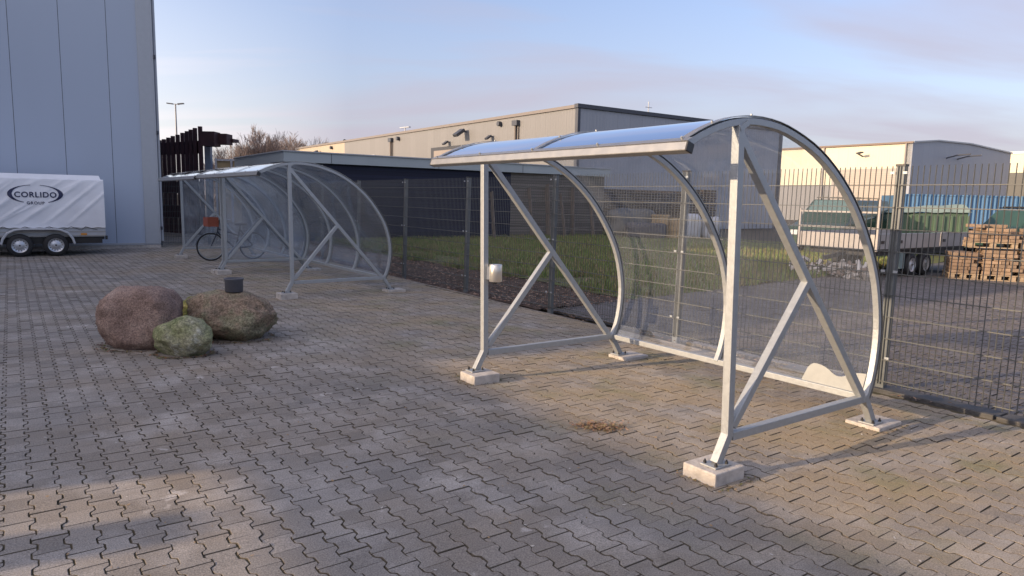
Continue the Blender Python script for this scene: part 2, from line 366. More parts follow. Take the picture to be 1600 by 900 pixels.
PAVE_A = -0.948
def relv(C): return (C - np.array(F0)[None, :2]) @ np.array(fn)[:2]
def relu(C): return (C - np.array(F0)[None, :2]) @ np.array(fd)[:2]
pavers('front_paving', PAVE_A, W(-0.577, -6.523), -34, 8, -12, 7.5, PAVER, 'grey brown interlocking double-T paving stones of the near yard',
       lambda C: (relv(C) < -0.17) & (relu(C) > -30))
def ub(v): return -5.25 - 0.11 * v
pavers('yard_paving', PAVE_A + 0.01, W(0, 0.3), -9, 9, -0.5, 13, PAVERF, 'darker interlocking stones of the storage yard beyond the fence',
       lambda C: (relv(C) > 0.17) & (relu(C) > -5.25 - 0.11 * relv(C)) & (relv(C) < 14), seed=3, z0=-0.012, gap_s=0.008, gap_w=0.013)
sheet('yard_bed', [W(-5.25, 0.12), W(60, 0.12), W(60, 70), W(-14, 70)], -0.03, JOINTF, 'dark grey surface of the storage yard', 'ground')
yf = mat('yard_far_surface', (0.12, 0.11, 0.105), 0.9, 0, var=0.25, scale=1.5, bump=0.6, bscale=12, spec=0.3)
sheet('yard_far_surface', [W(-6.7, 14), W(60, 14), W(60, 70), W(-13.2, 70)], -0.016, yf, 'grey paved surface of the far storage yard', 'paving')

# edging between the two yards
b = MB(); rr = random.Random(4)
for k in range(-26, 8):
    u_ = k * 1.0
    if u_ >= -1.5:
        for (va, vb, zt) in ((-0.14, -0.085, 0.03), (-0.07, 0.13, 0.012)):
            j1 = rr.uniform(-0.006, 0.006)
            A = [W(u_ + 0.01, va), W(u_ + 0.99, va), W(u_ + 0.99, vb), W(u_ + 0.01, vb)]
            vs = [p + Vector((0, 0, -0.08)) for p in A] + [p + Vector((0, 0, zt + j1)) for p in A]
            b.add(vs, [(3, 2, 1, 0), (4, 5, 6, 7), (0, 1, 5, 4), (1, 2, 6, 5), (2, 3, 7, 6), (3, 0, 4, 7)])
    else:
        A = [W(u_ + 0.005, -0.16), W(u_ + 0.995, -0.16), W(u_ + 0.995, -0.11), W(u_ + 0.005, -0.11)]
        zt = rr.uniform(-0.004, 0.006)
        vs = [p + Vector((0, 0, -0.08)) for p in A] + [p + Vector((0, 0, zt)) for p in A]
        b.add(vs, [(3, 2, 1, 0), (4, 5, 6, 7), (0, 1, 5, 4), (1, 2, 6, 5), (2, 3, 7, 6), (3, 0, 4, 7)], 1)
KERB = mat('dark_kerb', (0.06, 0.058, 0.057), 0.7, var=0.5, scale=6, bump=0.4, bscale=50)
KERBL = mat('grey_kerb', (0.19, 0.165, 0.14), 0.9, var=0.3, scale=5, bump=0.4, bscale=50)
tag(b.build('kerb', [KERB, KERBL], bevel=0.006), 'low kerb stones running under the wire fence', 'kerb', kind='structure')

# mulch / grass behind the fence
def gridsheet(name, fn_xy, nu, nv, m, zf, **kw):
    b = MB(); vs = []; fs = []
    for i in range(nu + 1):
        for j in range(nv + 1):
            p = fn_xy(i / nu, j / nv); vs.append((p.x, p.y, zf(p)))
    for i in range(nu):
        for j in range(nv): q = i * (nv + 1) + j; fs.append((q, q + nv + 1, q + nv + 2, q + 1))
    b.add(vs, fs, 0, True); o = b.build(name, m, fixn=True); return tag(o, **kw)
MULCH = ground_mat('mulch', (0.14, 0.09, 0.062), (0.04, 0.028, 0.022), 9, 0.9, 60)
TURF = ground_mat('turf', (0.12, 0.155, 0.045), (0.10, 0.085, 0.045), 1.2, 0.8, 40)
def zt(p):
    return 0.0 + 0.05 * noise.noise(Vector((p.x * 0.5, p.y * 0.5, 0))) + 0.02 * noise.noise(Vector((p.x * 3, p.y * 3, 2)))
gridsheet('soil_bed', lambda s, t: W(ub(3.2 * t) + (-26 - ub(3.2 * t)) * s, -0.10 + 3.3 * t), 130, 18, MULCH, lambda p: zt(p) - 0.02,
          label='brown strip of bark mulch along the foot of the fence', cat='soil', kind='structure')
gridsheet('lawn', lambda s, t: W(ub(2.2 + 20 * t) + (-30 - ub(2.2 + 20 * t)) * s, 2.2 + 20 * t), 100, 80, TURF, lambda p: zt(p) + 0.0,
          label='rough green lawn between the fence and the dark shed', cat='lawn', kind='structure')

def scatter_cards(name, n, sampler, size, mats, label, cat, blade=True, seed=5):
    rng = random.Random(seed); b = MB()
    for _ in range(n):
        p = sampler(rng)
        if p is None: continue
        a = rng.uniform(0, 2 * math.pi); mi = rng.randrange(len(mats)); s = rng.uniform(*size)
        if blade:
            for q in range(3):
                a2 = a + q * 2.1; w = 0.006 + 0.004 * rng.random(); lean = rng.uniform(0.1, 0.7) * s
                o = p + Vector((rng.uniform(-.04, .04), rng.uniform(-.04, .04), 0)); d = Vector((math.cos(a2), math.sin(a2), 0)); t = Vector((-d.y, d.x, 0))
                tip = o + d * lean + Vector((0, 0, s)); mid = o + d * lean * 0.35 + Vector((0, 0, s * 0.6))
                b.add([o - t * w, o + t * w, mid + t * w * 0.8, mid - t * w * 0.8, tip], [(0, 1, 2, 3), (3, 2, 4)], mi)
        else:
            d = Vector((math.cos(a), math.sin(a), rng.uniform(-.3, .3))) * s; t = Vector((-d.y, d.x, rng.uniform(-.3, .3) * s)) * rng.uniform(0.35, 0.6)
            p = p + Vector((0, 0, s * 0.3))
            b.add([p - d, p - d * .3 + t, p + d * .5 + t * .8, p + d, p + d * .4 - t, p - d * .4 - t * .8], [(0, 1, 2, 3, 4, 5)], mi)
    o = b.build(name, mats); return tag(o, label, cat, kind='stuff')
G1 = mat('grass_green', (0.13, 0.19, 0.045), 0.7, var=0.3, scale=1); G2 = mat('grass_olive', (0.19, 0.17, 0.07), 0.7, var=0.3, scale=1); G3 = mat('grass_straw', (0.24, 0.19, 0.10), 0.8, var=0.2, scale=1)
def gs(rng):
    v = 2.0 + 14 * rng.random() ** 1.4; u = rng.uniform(-24, ub(v) + 0.1)
    p = W(u, v)
    if v < 3.6 and noise.noise(Vector((p.x * .8, p.y * .8, 7))) < 0.12 * (3.2 - v): return None
    p.z = zt(p) - 0.01; return p
scatter_cards('grass', 36000, gs, (0.05, 0.21), [G1, G1, G2, G1, G2, G3], 'tufts of rough green grass growing beyond the fence', 'grass')
def ls(rng):
    v = -0.08 + 3.6 * rng.random() ** 1.1; u = rng.uniform(-24, ub(v) + 0.2); p = W(u, v); p.z = zt(p) - 0.01; return p
LF = [mat('leaf_brown', (0.23, 0.12, 0.065), 0.8), mat('leaf_dark', (0.07, 0.04, 0.028), 0.8), mat('leaf_tan', (0.34, 0.22, 0.15), 0.8), mat('leaf_grey', (0.12, 0.09, 0.075), .8)]
scatter_cards('leaf_litter', 16000, ls, (0.015, 0.04), LF, 'fallen brown leaves and bark chips under the fence', 'leaves', blade=False, seed=8)
def ls2(rng):
    u = rng.uniform(-20, 4.5); v = -0.12 + rng.gauss(0, 0.05)
    if noise.noise(Vector((u * 1.3, 3, 0))) < 0.05: return None
    p = W(u, v); p.z = 0.02; return p
scatter_cards('kerb_leaves', 1500, ls2, (0.008, 0.022), LF, 'dead leaves caught along the kerb under the fence', 'leaves', blade=False, seed=9)
def ms(rng):
    # moss and weeds in the joints near the back feet
    u = rng.uniform(-7, 2.0); v = rng.uniform(-4.5, -0.2)
    p = W(u, v)
    if noise.noise(Vector((p.x * 1.1, p.y * 1.1, 5))) < 0.18: return None
    return Vector((p.x, p.y, -0.004))
MOSS = mat('moss', (0.09, 0.10, 0.03), 0.9, var=0.4, scale=4); MOSS2 = mat('dry_moss', (0.19, 0.15, 0.07), 0.9, var=0.4, scale=4)
scatter_cards('moss', 5000, ms, (0.004, 0.010), [MOSS, MOSS2, MOSS2], 'moss and grit in the joints of the near paving', 'moss', blade=False, seed=10)

# ------------------------------------------------------------------ wire fence
FH = 2.05
def fence(name, origin, dirv, i0, i1, step, label, lean=0.02, heights=FH):
    root = empty(name, origin, 0, label, 'fence')
    nrm = Vector((-dirv.y, dirv.x, 0))
    def P(s, v, z): return dirv * s + nrm * (v + lean * z) + Vector((0, 0, z))
    for k in range(i0, i1 + 1):
        s = k * step; b = MB()
        b.bar(P(s, 0.012, -0.05), P(s, 0.012, FH), 0.080, 0.062, upv=nrm)
        o = b.build('post', POSTM, root, bevel=0.006)
        c = MB(); c.box(P(s, 0.012, FH + 0.008), 0.086, 0.068, 0.02, Matrix.Rotation(math.atan2(dirv.y, dirv.x), 3, 'Z')); c.build('post_cap', BLACK, o)
        for z in (0.30, 1.10, FH - 0.06):
            for sg in (-1, 1):
                c = MB(); c.bar(P(s + sg * 0.036, -0.040, z), P(s + sg * 0.074, -0.040, z), 0.022, 0.006, upv=nrm)
                c.build('clamp', GALV, o)
    for k in range(i0, i1):
        s0, s1 = k * step + 0.012, (k + 1) * step - 0.012; b = MB(); x = s0
        nw = round((s1 - s0) / 0.05); zt_ = FH - 0.03
        for q in range(nw + 1):
            x = s0 + (s1 - s0) * q / nw
            b.tube([P(x, -0.030, 0.05), P(x, -0.030, zt_ + 0.03)], 0.0043, 4, caps=False, smooth=False)
        for z in [0.08 + 0.2 * t for t in range(10)]:
            z = min(z, zt_)
            for dv in (-0.036, -0.024): b.tube([P(s0, dv, z), P(s1, dv, z)], 0.0055, 4, caps=False, smooth=False)
        b.build('mesh_panel', FENCEM, root)
    return root
fence('wire_fence', F0, fd, -9, 2, 2.52, 'tall double rod wire mesh fence on slim grey posts behind the shelters')

# gate-like mesh section closing the passage beside the grey hall
fence('cross_fence', W(-21.5, -3.0), fn, 0, 2, 1.45, 'short wire mesh fence closing the passage beside the grey hall', 0)

# ------------------------------------------------------------------ bicycle shelters
ARC = [(-0.50, 2.012), (-0.372, 2.075), (-0.237, 2.128), (-0.10, 2.167), (0.04, 2.189), (0.2, 2.195), (0.38, 2.18), (0.548, 2.143), (0.75, 2.078), (0.938, 1.99), (1.13, 1.865),
       (1.302, 1.72), (1.43, 1.58), (1.538, 1.435), (1.63, 1.29), (1.705, 1.13), (1.757, 0.94), (1.780, 0.76), (1.772, 0.60), (1.745, 0.45), (1.705, 0.33), (1.655, 0.235)]
def cr(pts, n):
    o = []
    P = [Vector(p) for p in pts]; P = [P[0] * 2 - P[1]] + P + [P[-1] * 2 - P[-2]]
    for i in range(1, len(P) - 2):
        for k in range(n):
            t = k / n; a, b_, c, d = P[i - 1:i + 3]
            o.append(0.5 * ((2 * b_) + (c - a) * t + (2 * a - 5 * b_ + 4 * c - d) * t * t + (3 * b_ - a - 3 * c + d) * t ** 3))
    o.append(P[-2]); return o
ARCS = [tuple(p) for p in cr(ARC, 2)]
PITCHB = 1.3807; DEP = 1.60; ZK = 0.245; LEAN = 0.010
def arc_strip(b, l, w, t, off, mi=0, sub=None):
    """rectangular tube following the arc at length l: w along l, t radial, off outward"""
    pts = ARCS if sub is None else ARCS[sub[0]:sub[1]]; vs = []; n = len(pts)
    for i, (d, z) in enumerate(pts):
        q0, q1 = pts[max(i - 1, 0)], pts[min(i + 1, n - 1)]
        tg = Vector((q1[0] - q0[0], q1[1] - q0[1])).normalized(); nr = Vector((-tg.y, tg.x))
        for (a_, r_) in ((-w / 2, off - t), (w / 2, off - t), (w / 2, off), (-w / 2, off)):
            vs.append((l + a_, d + nr.x * r_, z + nr.y * r_))
    fs = [(0, 1, 2, 3), tuple(4 * (n - 1) + k for k in (3, 2, 1, 0))]
    for i in range(n - 1):
        for k in range(4): fs.append((4 * i + k, 4 * (i + 1) + k, 4 * (i + 1) + (k + 1) % 4, 4 * i + (k + 1) % 4))
    b.add(vs, fs, mi)
def shelter(bays, origin, ang, label, roofm, side_ends=(), film=False, leanl=0.027, slabh=(0.08, 0.03), group=None):  # film: adds the pale patch on the back sheet
    # local axes: +x = along the length (towards far end), +y = depth; handled by a matrix with x = ld, y = dd
    ld = Vector((-math.cos(ang), -math.sin(ang), 0)); dd = Vector((-math.sin(ang), math.cos(ang), 0))
    root = empty('bike_shelter', origin, 0, label, 'bicycle shelter', group)
    L_ = bays * PITCHB
    def T(b):
        b.v = [tuple(ld * (x + leanl * max(0, z - ZK)) + dd * y + Vector((0, 0, z))) for x, y, z in b.v]; return b
    def part(b, name, m, par=root, bevel=0, **k): return T(b).build(name, m, par, bevel=bevel, fixn=True, **k)
    S = 0.055
    for l in (0.0, L_):
        b = MB(); b.bar((l, 0, ZK), (l, 0, 2.15), S, S, (0, 1, 0)); part(b, 'front_post', GALV, bevel=0.004)
        b = MB(); b.bar((l, -0.02, 2.12), (l, 0.06, 2.165), S + 0.008, 0.03, (0, 0, 1)); part(b, 'post_bracket', GALV)
        b = MB(); b.bar((l, 0.0, 2.09), (l, DEP - 0.02, ZK + 0.02), S * 0.98, S * 0.98, (1, 0, 0)); part(b, 'diagonal_brace', GALV, bevel=0.004)
        b = MB(); b.bar((l, 0.035, ZK + 0.06), (l, 0.785, 1.165), S * 0.94, S * 0.94, (1, 0, 0)); part(b, 'short_brace', GALV, bevel=0.004)
        b = MB(); b.bar((l, 0.03, ZK), (l, DEP + 0.02, ZK), S * 0.96, S * 0.96, (1, 0, 0)); part(b, 'bottom_rail', GALV, bevel=0.004)
        lb = l if l == 0 else l - 0.06
        for (y0, y1, hs, yc, sx, sy) in ((0.005, -0.095, slabh[0], -0.085, 0.25, 0.28), (DEP + 0.01, DEP + 0.16, slabh[1], DEP + 0.24, 0.27, 0.34)):
            b = MB(); b.bar((l, y0, ZK + 0.025), (l, y1, hs + 0.012), S, S, (1, 0, 0)); ft = part(b, 'foot', GALV, bevel=0.004)
            b = MB(); b.bx(l - 0.06, l + 0.06, y1 - 0.075, y1 + 0.075, hs + 0.002, hs + 0.012); part(b, 'base_plate', GALV, ft, bevel=0.002)
            for (ex, ey) in ((-0.042, -0.05), (0.042, 0.05), (0.042, -0.05), (-0.042, 0.05)):
                b = MB(); b.tube([(l + ex, y1 + ey, hs + 0.013), (l + ex, y1 + ey, hs + 0.026)], 0.011, 6, smooth=False); b.tube([(l + ex, y1 + ey, hs + 0.026), (l + ex, y1 + ey, hs + 0.037)], 0.006, 6)
                part(b, 'bolt', BLACK, ft)
            b = MB(); b.bx(lb - sx / 2 + (0.02 if l == 0 else 0), lb + sx / 2 + (0.02 if l == 0 else 0), yc - sy / 2, yc + sy / 2, -0.03, hs); part(b, 'concrete_slab', CONC, bevel=0.008)
    for k in range(bays + 1):
        l = k * PITCHB; end = k in (0, bays)
        b = MB(); arc_strip(b, l, 0.045, 0.040, 0.0); a = part(b, 'roof_arch', GALV, bevel=0.003)
        b = MB(); arc_strip(b, l, 0.050, 0.004, 0.016); part(b, 'clamp_strip', ALU, a)
        b = MB(); arc_strip(b, l + (0.001), 0.040, 0.0035, 0.0045); part(b, 'gasket', BLACK, a)
        for i in range(4, len(ARCS) - 3, 5):
            d, z = ARCS[i]; q0, q1 = ARCS[i - 1], ARCS[i + 1]; tg = Vector((q1[0] - q0[0], q1[1] - q0[1])).normalized(); nr = (-tg.y, tg.x)
            b = MB(); b.tube([(l, d + nr[0] * .017, z + nr[1] * .017), (l, d + nr[0] * .026, z + nr[1] * .026)], 0.008, 6, smooth=False); part(b, 'screw', GALV, a)
    b = MB(); b.bar((0.0, DEP + 0.055, ZK - 0.005), (L_, DEP + 0.055, ZK - 0.005), 0.05, 0.05, (0, 0, 1)); part(b, 'rear_rail', GALV, bevel=0.004)
    b = MB(); ya, za = ARC[0]
    b.bar((-0.06, ya, za - 0.028), (L_ + 0.06, ya, za - 0.028), 0.054, 0.054, (0, 0.35, 1)); g = part(b, 'front_beam', ALU, bevel=0.005)
    b = MB(); b.bar((-0.06, ya + 0.004, za + 0.018), (L_ + 0.06, ya + 0.004, za + 0.018), 0.05, 0.004, (0, -0.45, 1)); part(b, 'top_strip', ALU, g)
    for l in (-0.061, L_ + 0.061):
        b = MB(); b.bar((l - 0.006, ya, za - 0.028), (l + 0.006, ya, za - 0.028), 0.057, 0.057, (0, 0.35, 1)); part(b, 'end_cap', BLACK, g, bevel=0.003)
    for k in range(bays * 2 + 1):
        l = k * PITCHB / 2; b = MB(); b.tube([(l, ya + 0.01, za + 0.02), (l, ya, za + 0.033)], 0.008, 6, smooth=False); part(b, 'screw', GALV, g)
    for k in range(bays):
        b = MB(); vs = []; n = len(ARCS); x0, x1 = k * PITCHB + 0.003, (k + 1) * PITCHB - 0.003; NX = 6
        for (d, z) in ARCS:
            for q in range(NX + 1):
                x = x0 + (x1 - x0) * q / NX; sag = 0.006 * math.sin(math.pi * q / NX)
                vs.append((x, d - 0.0, z + 0.0065 - sag * (0.4 + 0.6 * noise.noise(Vector((x, d * 2, z))))))
        fs = [(i * (NX + 1) + q, i * (NX + 1) + q + 1, (i + 1) * (NX + 1) + q + 1, (i + 1) * (NX + 1) + q) for i in range(n - 1) for q in range(NX)]
        b.add(vs, fs, 0, True); T(b).build('roof_sheet', roofm, root)
    for l, n_ in side_ends:
        b = MB(); x = l * L_ + n_; prof = [(0.03, ZK + 0.03)] + [(d, z - 0.045) for d, z in ARCS if d >= 0.03 and z > ZK + 0.07][0:]
        b.prism([(p[0], p[1]) for p in prof], (x, 0, 0), (0, 1, 0), (0, 0, 1), (1, 0, 0), 0.004)
        part(b, 'side_panel', SIDEP)
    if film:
        # pale patch with a dipped top edge at the foot of the back sheet
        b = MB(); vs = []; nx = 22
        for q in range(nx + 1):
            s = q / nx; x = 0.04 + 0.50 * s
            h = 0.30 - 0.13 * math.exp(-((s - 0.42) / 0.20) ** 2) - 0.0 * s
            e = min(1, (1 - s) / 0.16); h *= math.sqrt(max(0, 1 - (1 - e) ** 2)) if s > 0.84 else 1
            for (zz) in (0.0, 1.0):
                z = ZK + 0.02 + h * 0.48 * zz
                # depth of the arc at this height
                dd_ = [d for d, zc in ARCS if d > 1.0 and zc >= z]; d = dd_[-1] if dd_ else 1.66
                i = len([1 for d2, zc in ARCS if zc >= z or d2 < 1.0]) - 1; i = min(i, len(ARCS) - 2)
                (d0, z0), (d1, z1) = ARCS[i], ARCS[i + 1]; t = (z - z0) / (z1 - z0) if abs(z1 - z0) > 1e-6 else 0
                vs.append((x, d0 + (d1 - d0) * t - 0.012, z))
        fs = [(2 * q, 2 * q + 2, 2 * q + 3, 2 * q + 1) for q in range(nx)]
        b.add(vs, fs, 0, True); T(b).build('pale_patch', mat('patch_grey', (0.26, 0.27, 0.26), 0.5, var=0.12), root)
    return root
SA = -0.9511
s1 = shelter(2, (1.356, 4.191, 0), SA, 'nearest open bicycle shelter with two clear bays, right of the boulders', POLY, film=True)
s2 = shelter(3, (-3.595, 11.316, 0.014), -0.9386, 'middle bicycle shelter with three clear bays beyond the boulders', POLYD, side_ends=((1, 0.03),))
s3 = shelter(3, (-6.13, 14.726, 0), -0.9471, 'farthest bicycle shelter, tight against the middle one, close to the grey hall', POLYD, side_ends=((1, 0.03),))

# steel ash bin clipped to the left front post of the near shelter
ld = Vector((-math.cos(SA), -math.sin(SA), 0)); dd = Vector((-math.sin(SA), math.cos(SA), 0))
pb = Vector((1.356, 4.191, 0)) + ld * (2 * PITCHB + 0.02) + dd * 0.0
ab = empty('ash_bin', pb + Vector((0.105, -0.02, 0.92)), 0, 'small round steel ash bin clipped to a front post of the nearest shelter', 'ash bin')
ST = mat('brushed_steel', (0.70, 0.67, 0.62), 0.33, 0.8, var=0.06, scale=40, stretch=(1, 1, 0.05))
b = MB(); b.lathe([(0, 0), (0.056, 0), (0.060, 0.004), (0.060, 0.155), (0.057, 0.160), (0.0, 0.158)], n=28); b.build('canister', ST, ab)
b = MB(); b.box((-0.068, 0.01, 0.08), 0.03, 0.05, 0.12); b.build('bracket', GALV, ab)
b = MB(); b.lathe([(0, -0.018), (0.02, -0.018), (0.02, 0)], n=12); b.build('drain_knob', BLACK, ab)

# ------------------------------------------------------------------ boulders
def boulder(name, loc, dims, seed, m, label, rz=0.0, rough=0.10, flat=0.0, power=2.6, sub=5, planes=9, fine=0.02, tilt=0.0):
    rng = random.Random(seed); bm = bmesh.new(); bmesh.ops.create_icosphere(bm, subdivisions=sub, radius=1)
    cuts = []
    for _ in range(planes):
        n = Vector((rng.gauss(0, 1), rng.gauss(0, 1), rng.gauss(0, 0.8))).normalized(); cuts.append((n, rng.uniform(0.72, 0.98)))
    off = Vector((rng.uniform(0, 50), rng.uniform(0, 50), rng.uniform(0, 50)))
    for v in bm.verts:
        d = v.co.normalized()
        s = (abs(d.x) ** power + abs(d.y) ** power + abs(d.z) ** power) ** (-1 / power)
        p = d * s
        for n, c in cuts:
            k = p.dot(n)
            if k > c * s: p = p - n * (k - c * s) * 0.7
        p *= 1 + rough * noise.noise(p * 1.3 + off) + rough * 0.5 * noise.noise(p * 3.1 + off) + fine * noise.noise(p * 9 + off) + fine * .6 * noise.noise(p * 22 + off)
        v.co = Vector((p.x * dims[0] / 2, p.y * dims[1] / 2, p.z * dims[2] / 2))
    zmin = min(v.co.z for v in bm.verts); cut = zmin + dims[2] * 0.08
    for v in bm.verts:
        v.co.z = max(v.co.z, cut) if v.co.z < cut else v.co.z
    bmesh.ops.transform(bm, matrix=Matrix.Rotation(tilt, 4, 'Y'), verts=bm.verts)
    zmin = min(v.co.z for v in bm.verts)
    for v in bm.verts: v.co.z -= zmin + 0.012
    for f in bm.faces: f.smooth = True
    me = bpy.data.meshes.new(name); bm.to_mesh(me); bm.free(); me.materials.append(m)
    o = bpy.data.objects.new(name, me); col.objects.link(o); o.location = loc; o.rotation_euler = (0, 0, rz)
    return tag(o, label, 'boulder', 'boulders on the paving')
def rock_mat(name, cols, sc=3.0, speck=60, bump=0.9):
    m = bpy.data.materials.new(name); m.use_nodes = True; t = m.node_tree; b = t.nodes['Principled BSDF']; n = t.nodes.new; l = t.links.new
    b.inputs['Roughness'].default_value = 0.9; b.inputs['Specular IOR Level'].default_value = 0.25; tcn = n('ShaderNodeTexCoord')
    q = n('ShaderNodeTexNoise'); q.inputs['Scale'].default_value = sc; q.inputs['Detail'].default_value = 9; q.inputs['Roughness'].default_value = 0.68; l(tcn.outputs['Object'], q.inputs['Vector'])
    r = n('ShaderNodeValToRGB'); e = r.color_ramp.elements; e[0].position = 0.33; e[1].position = 0.70; e[0].color = (*cols[0], 1); e[1].color = (*cols[-1], 1)
    for i, c in enumerate(cols[1:-1]): x = e.new(0.33 + 0.37 * (i + 1) / (len(cols) - 1)); x.color = (*c, 1)
    l(q.outputs[0], r.inputs[0])
    g = n('ShaderNodeTexNoise'); g.inputs['Scale'].default_value = speck; g.inputs['Detail'].default_value = 3; g.inputs['Roughness'].default_value = 0.8; l(tcn.outputs['Object'], g.inputs['Vector'])
    gr = n('ShaderNodeMapRange'); gr.inputs[1].default_value = 0.3; gr.inputs[2].default_value = 0.7; gr.inputs[3].default_value = 0.35; gr.inputs[4].default_value = 1.7; l(g.outputs[0], gr.inputs[0])
    mm = n('ShaderNodeMixRGB'); mm.blend_type = 'MULTIPLY'; mm.inputs[0].default_value = 1; l(r.outputs[0], mm.inputs[1]); l(gr.outputs[0], mm.inputs[2]); l(mm.outputs[0], b.inputs['Base Color'])
    h = n('ShaderNodeTexNoise'); h.inputs['Scale'].default_value = 24; h.inputs['Detail'].default_value = 8; h.inputs['Roughness'].default_value = 0.75; l(tcn.outputs['Object'], h.inputs['Vector'])
    bp = n('ShaderNodeBump'); bp.inputs['Strength'].default_value = bump; bp.inputs['Distance'].default_value = 0.035; l(h.outputs[0], bp.inputs['Height']); l(bp.outputs[0], b.inputs['Normal'])
    return m
RK1 = rock_mat('red_granite', [(0.17, 0.115, 0.095), (0.29, 0.205, 0.17), (0.42, 0.32, 0.27)], 3, 70)
RK2 = rock_mat('brown_rock', [(0.10, 0.088, 0.06), (0.28, 0.205, 0.15), (0.21, 0.20, 0.13), (0.44, 0.36, 0.27)], 3.2, 45)
RK3 = rock_mat('mossy_rock', [(0.07, 0.11, 0.045), (0.24, 0.25, 0.13), (0.32, 0.31, 0.21), (0.60, 0.62, 0.58)], 3.0, 40)
RK4 = rock_mat('yellow_lichen_rock', [(0.05, 0.07, 0.025), (0.15, 0.16, 0.05), (0.30, 0.26, 0.08), (0.42, 0.36, 0.14)], 6, 40)
boulder('boulder', (-4.07, 7.56, 0), (0.83, 0.78, 0.71), 3, RK1, 'large rounded red granite boulder, leftmost of the group', rz=0.2, rough=0.09, power=2.7, planes=7, fine=0.03)
brown = boulder('boulder', (-3.28, 8.08, 0), (0.98, 0.76, 0.58), 12, RK2, 'broad brown angular boulder with a grey pot on top', rz=0.1, rough=0.15, power=2.5, planes=14, fine=0.05, tilt=0.03)
boulder('boulder', (-3.44, 7.18, 0), (0.66, 0.50, 0.44), 21, RK3, 'small green and white mossy boulder in front of the two big ones', rz=-0.3, rough=0.16, power=2.1, planes=10)
boulder('boulder', (-3.90, 8.60, 0), (0.54, 0.5, 0.44), 33, RK4, 'small yellow lichened boulder wedged behind the others', rough=0.14, power=2.1, planes=10)
bpy.context.view_layer.update()
pot_xy = Vector((-3.23, 8.03, 0))
pot_z = max(q.z for q in (brown.matrix_world @ v.co for v in brown.data.vertices) if (Vector((q.x, q.y, 0)) - pot_xy).length < 0.07) - 0.008
pot = empty('flower_pot', (pot_xy.x, pot_xy.y, pot_z), 0, 'empty dark grey round pot standing on the brown boulder', 'pot')
POTM = mat('pot_plastic', (0.075, 0.078, 0.095), 0.5, var=0.12, scale=10)
b = MB(); b.lathe([(0, 0.006), (0.093, 0.0), (0.098, 0.005), (0.102, 0.13), (0.106, 0.135), (0.106, 0.158), (0.095, 0.158), (0.090, 0.02), (0, 0.02)], n=32); b.build('bowl', POTM, pot)
b = MB(); b.lathe([(0.1075, 0.140), (0.1095, 0.142), (0.1095, 0.157), (0.1075, 0.159)], n=32); b.build('rim', POTM, pot)

# ------------------------------------------------------------------ buildings
ROTU = FA  # local x along fd, local y along fn
def bld(name, u, v, label, cat='building'):
    return empty(name, W(u, v), FA, label, cat)
HALLM = clad('grey_hall_cladding', (0.37, 0.435, 0.54), 1.15, 0, 'Y', rough=0.4, seam=0.016, seamcol=0.22)
TRIMD = mat('dark_trim', (0.045, 0.05, 0.065), 0.5, var=0.1, scale=3)
TRIMG = mat('grey_trim', (0.36, 0.38, 0.41), 0.45, 0.2, var=0.05, scale=3)
# grey hall on the left; its corner at u=-20.4 v=-3.2
C = Vector((-10.79, 21.28, 0)) - F0; cu, cv = C.dot(fd), C.dot(fn)
hall = bld('grey_hall', cu, cv, 'tall grey panel clad hall at the left edge behind the covered trailer')
b = MB(); b.bx(-30, 0, -16.1, 0.0, 0.10, 9.0); b.build('wall', HALLM, hall)
b = MB(); b.bx(-30.02, 0.03, -16.12, 0.03, -0.05, 0.10); b.build('plinth', CONC, hall)
b = MB(); b.bx(-0.25, 0.035, -0.005, 0.035, 0.12, 8.98); b.bx(0.002, 0.035, -0.38, -0.005, 0.12, 8.98); b.build('corner_trim', mat('corner_steel', (0.37, 0.40, 0.44), 0.4, 0.1, var=0.03), hall, bevel=0.006)
b = MB(); b.bx(-30.1, 0.1, -16.2, 0.1, 9.0, 9.25); b.build('roof_edge', TRIMD, hall)
b = MB(); b.bx(0.002, 0.05, -16.1, -0.4, 0.10, 0.16); b.build('drip_rail', TRIMG, hall)
b = MB(); b.cyl((-0.10, 0.09, 0.2), (-0.10, 0.09, 8.9), 0.045, 10); b.build('downpipe', TRIMG, hall)
for z in (3.4, 0.55, 5.6):
    b = MB(); b.bx(-0.03, 0.07, 0.034, 0.09, z, z + 0.10); b.build('hinge_bracket', TRIMD, hall)

# dark shed with grey fascia
C = Vector((-8.2, 25.4, 0)) - F0; cu, cv = C.dot(fd), C.dot(fn)
shed = bld('dark_shed', cu, cv, 'low dark navy shed with a pale grey fascia beyond the lawn')
NAVY = clad('navy_boards', (0.012, 0.015, 0.036), 0.14, 0, 'Z', rough=0.85, seam=0.012, seamcol=0.35, var=0.2)
SLAT = clad('weathered_boards', (0.14, 0.125, 0.115), 0.12, 0, 'Z', rough=0.8, seam=0.016, seamcol=0.25, var=0.3)
b = MB(); b.bx(-6.8, 0, 0.05, 9.8, 0, 2.85); b.build('wall', NAVY, shed)
b = MB(); b.bx(-6.8, 0.0, 9.8, 15.3, 0, 2.85); b.build('boarded_wall', SLAT, shed)
b = MB(); b.bx(-7.0, 0.18, -0.15, 15.5, 2.86, 3.22); b.build('fascia', mat('grey_fascia', (0.33, 0.37, 0.39), 0.5, var=0.06, scale=1.2), shed)
b = MB(); b.bx(-7.05, 0.23, -0.2, 15.55, 3.22, 3.26); b.build('roof_cap', TRIMG, shed)
for y in (1.6, 6.1, 10.3): 
    b = MB(); b.bx(0.18, 0.186, y, y + 0.02, 2.87, 3.21); b.build('fascia_joint', TRIMD, shed)
TIMB = mat('old_timber', (0.16, 0.135, 0.12), 0.85, var=0.3, scale=6, stretch=(6, 6, 0.6))
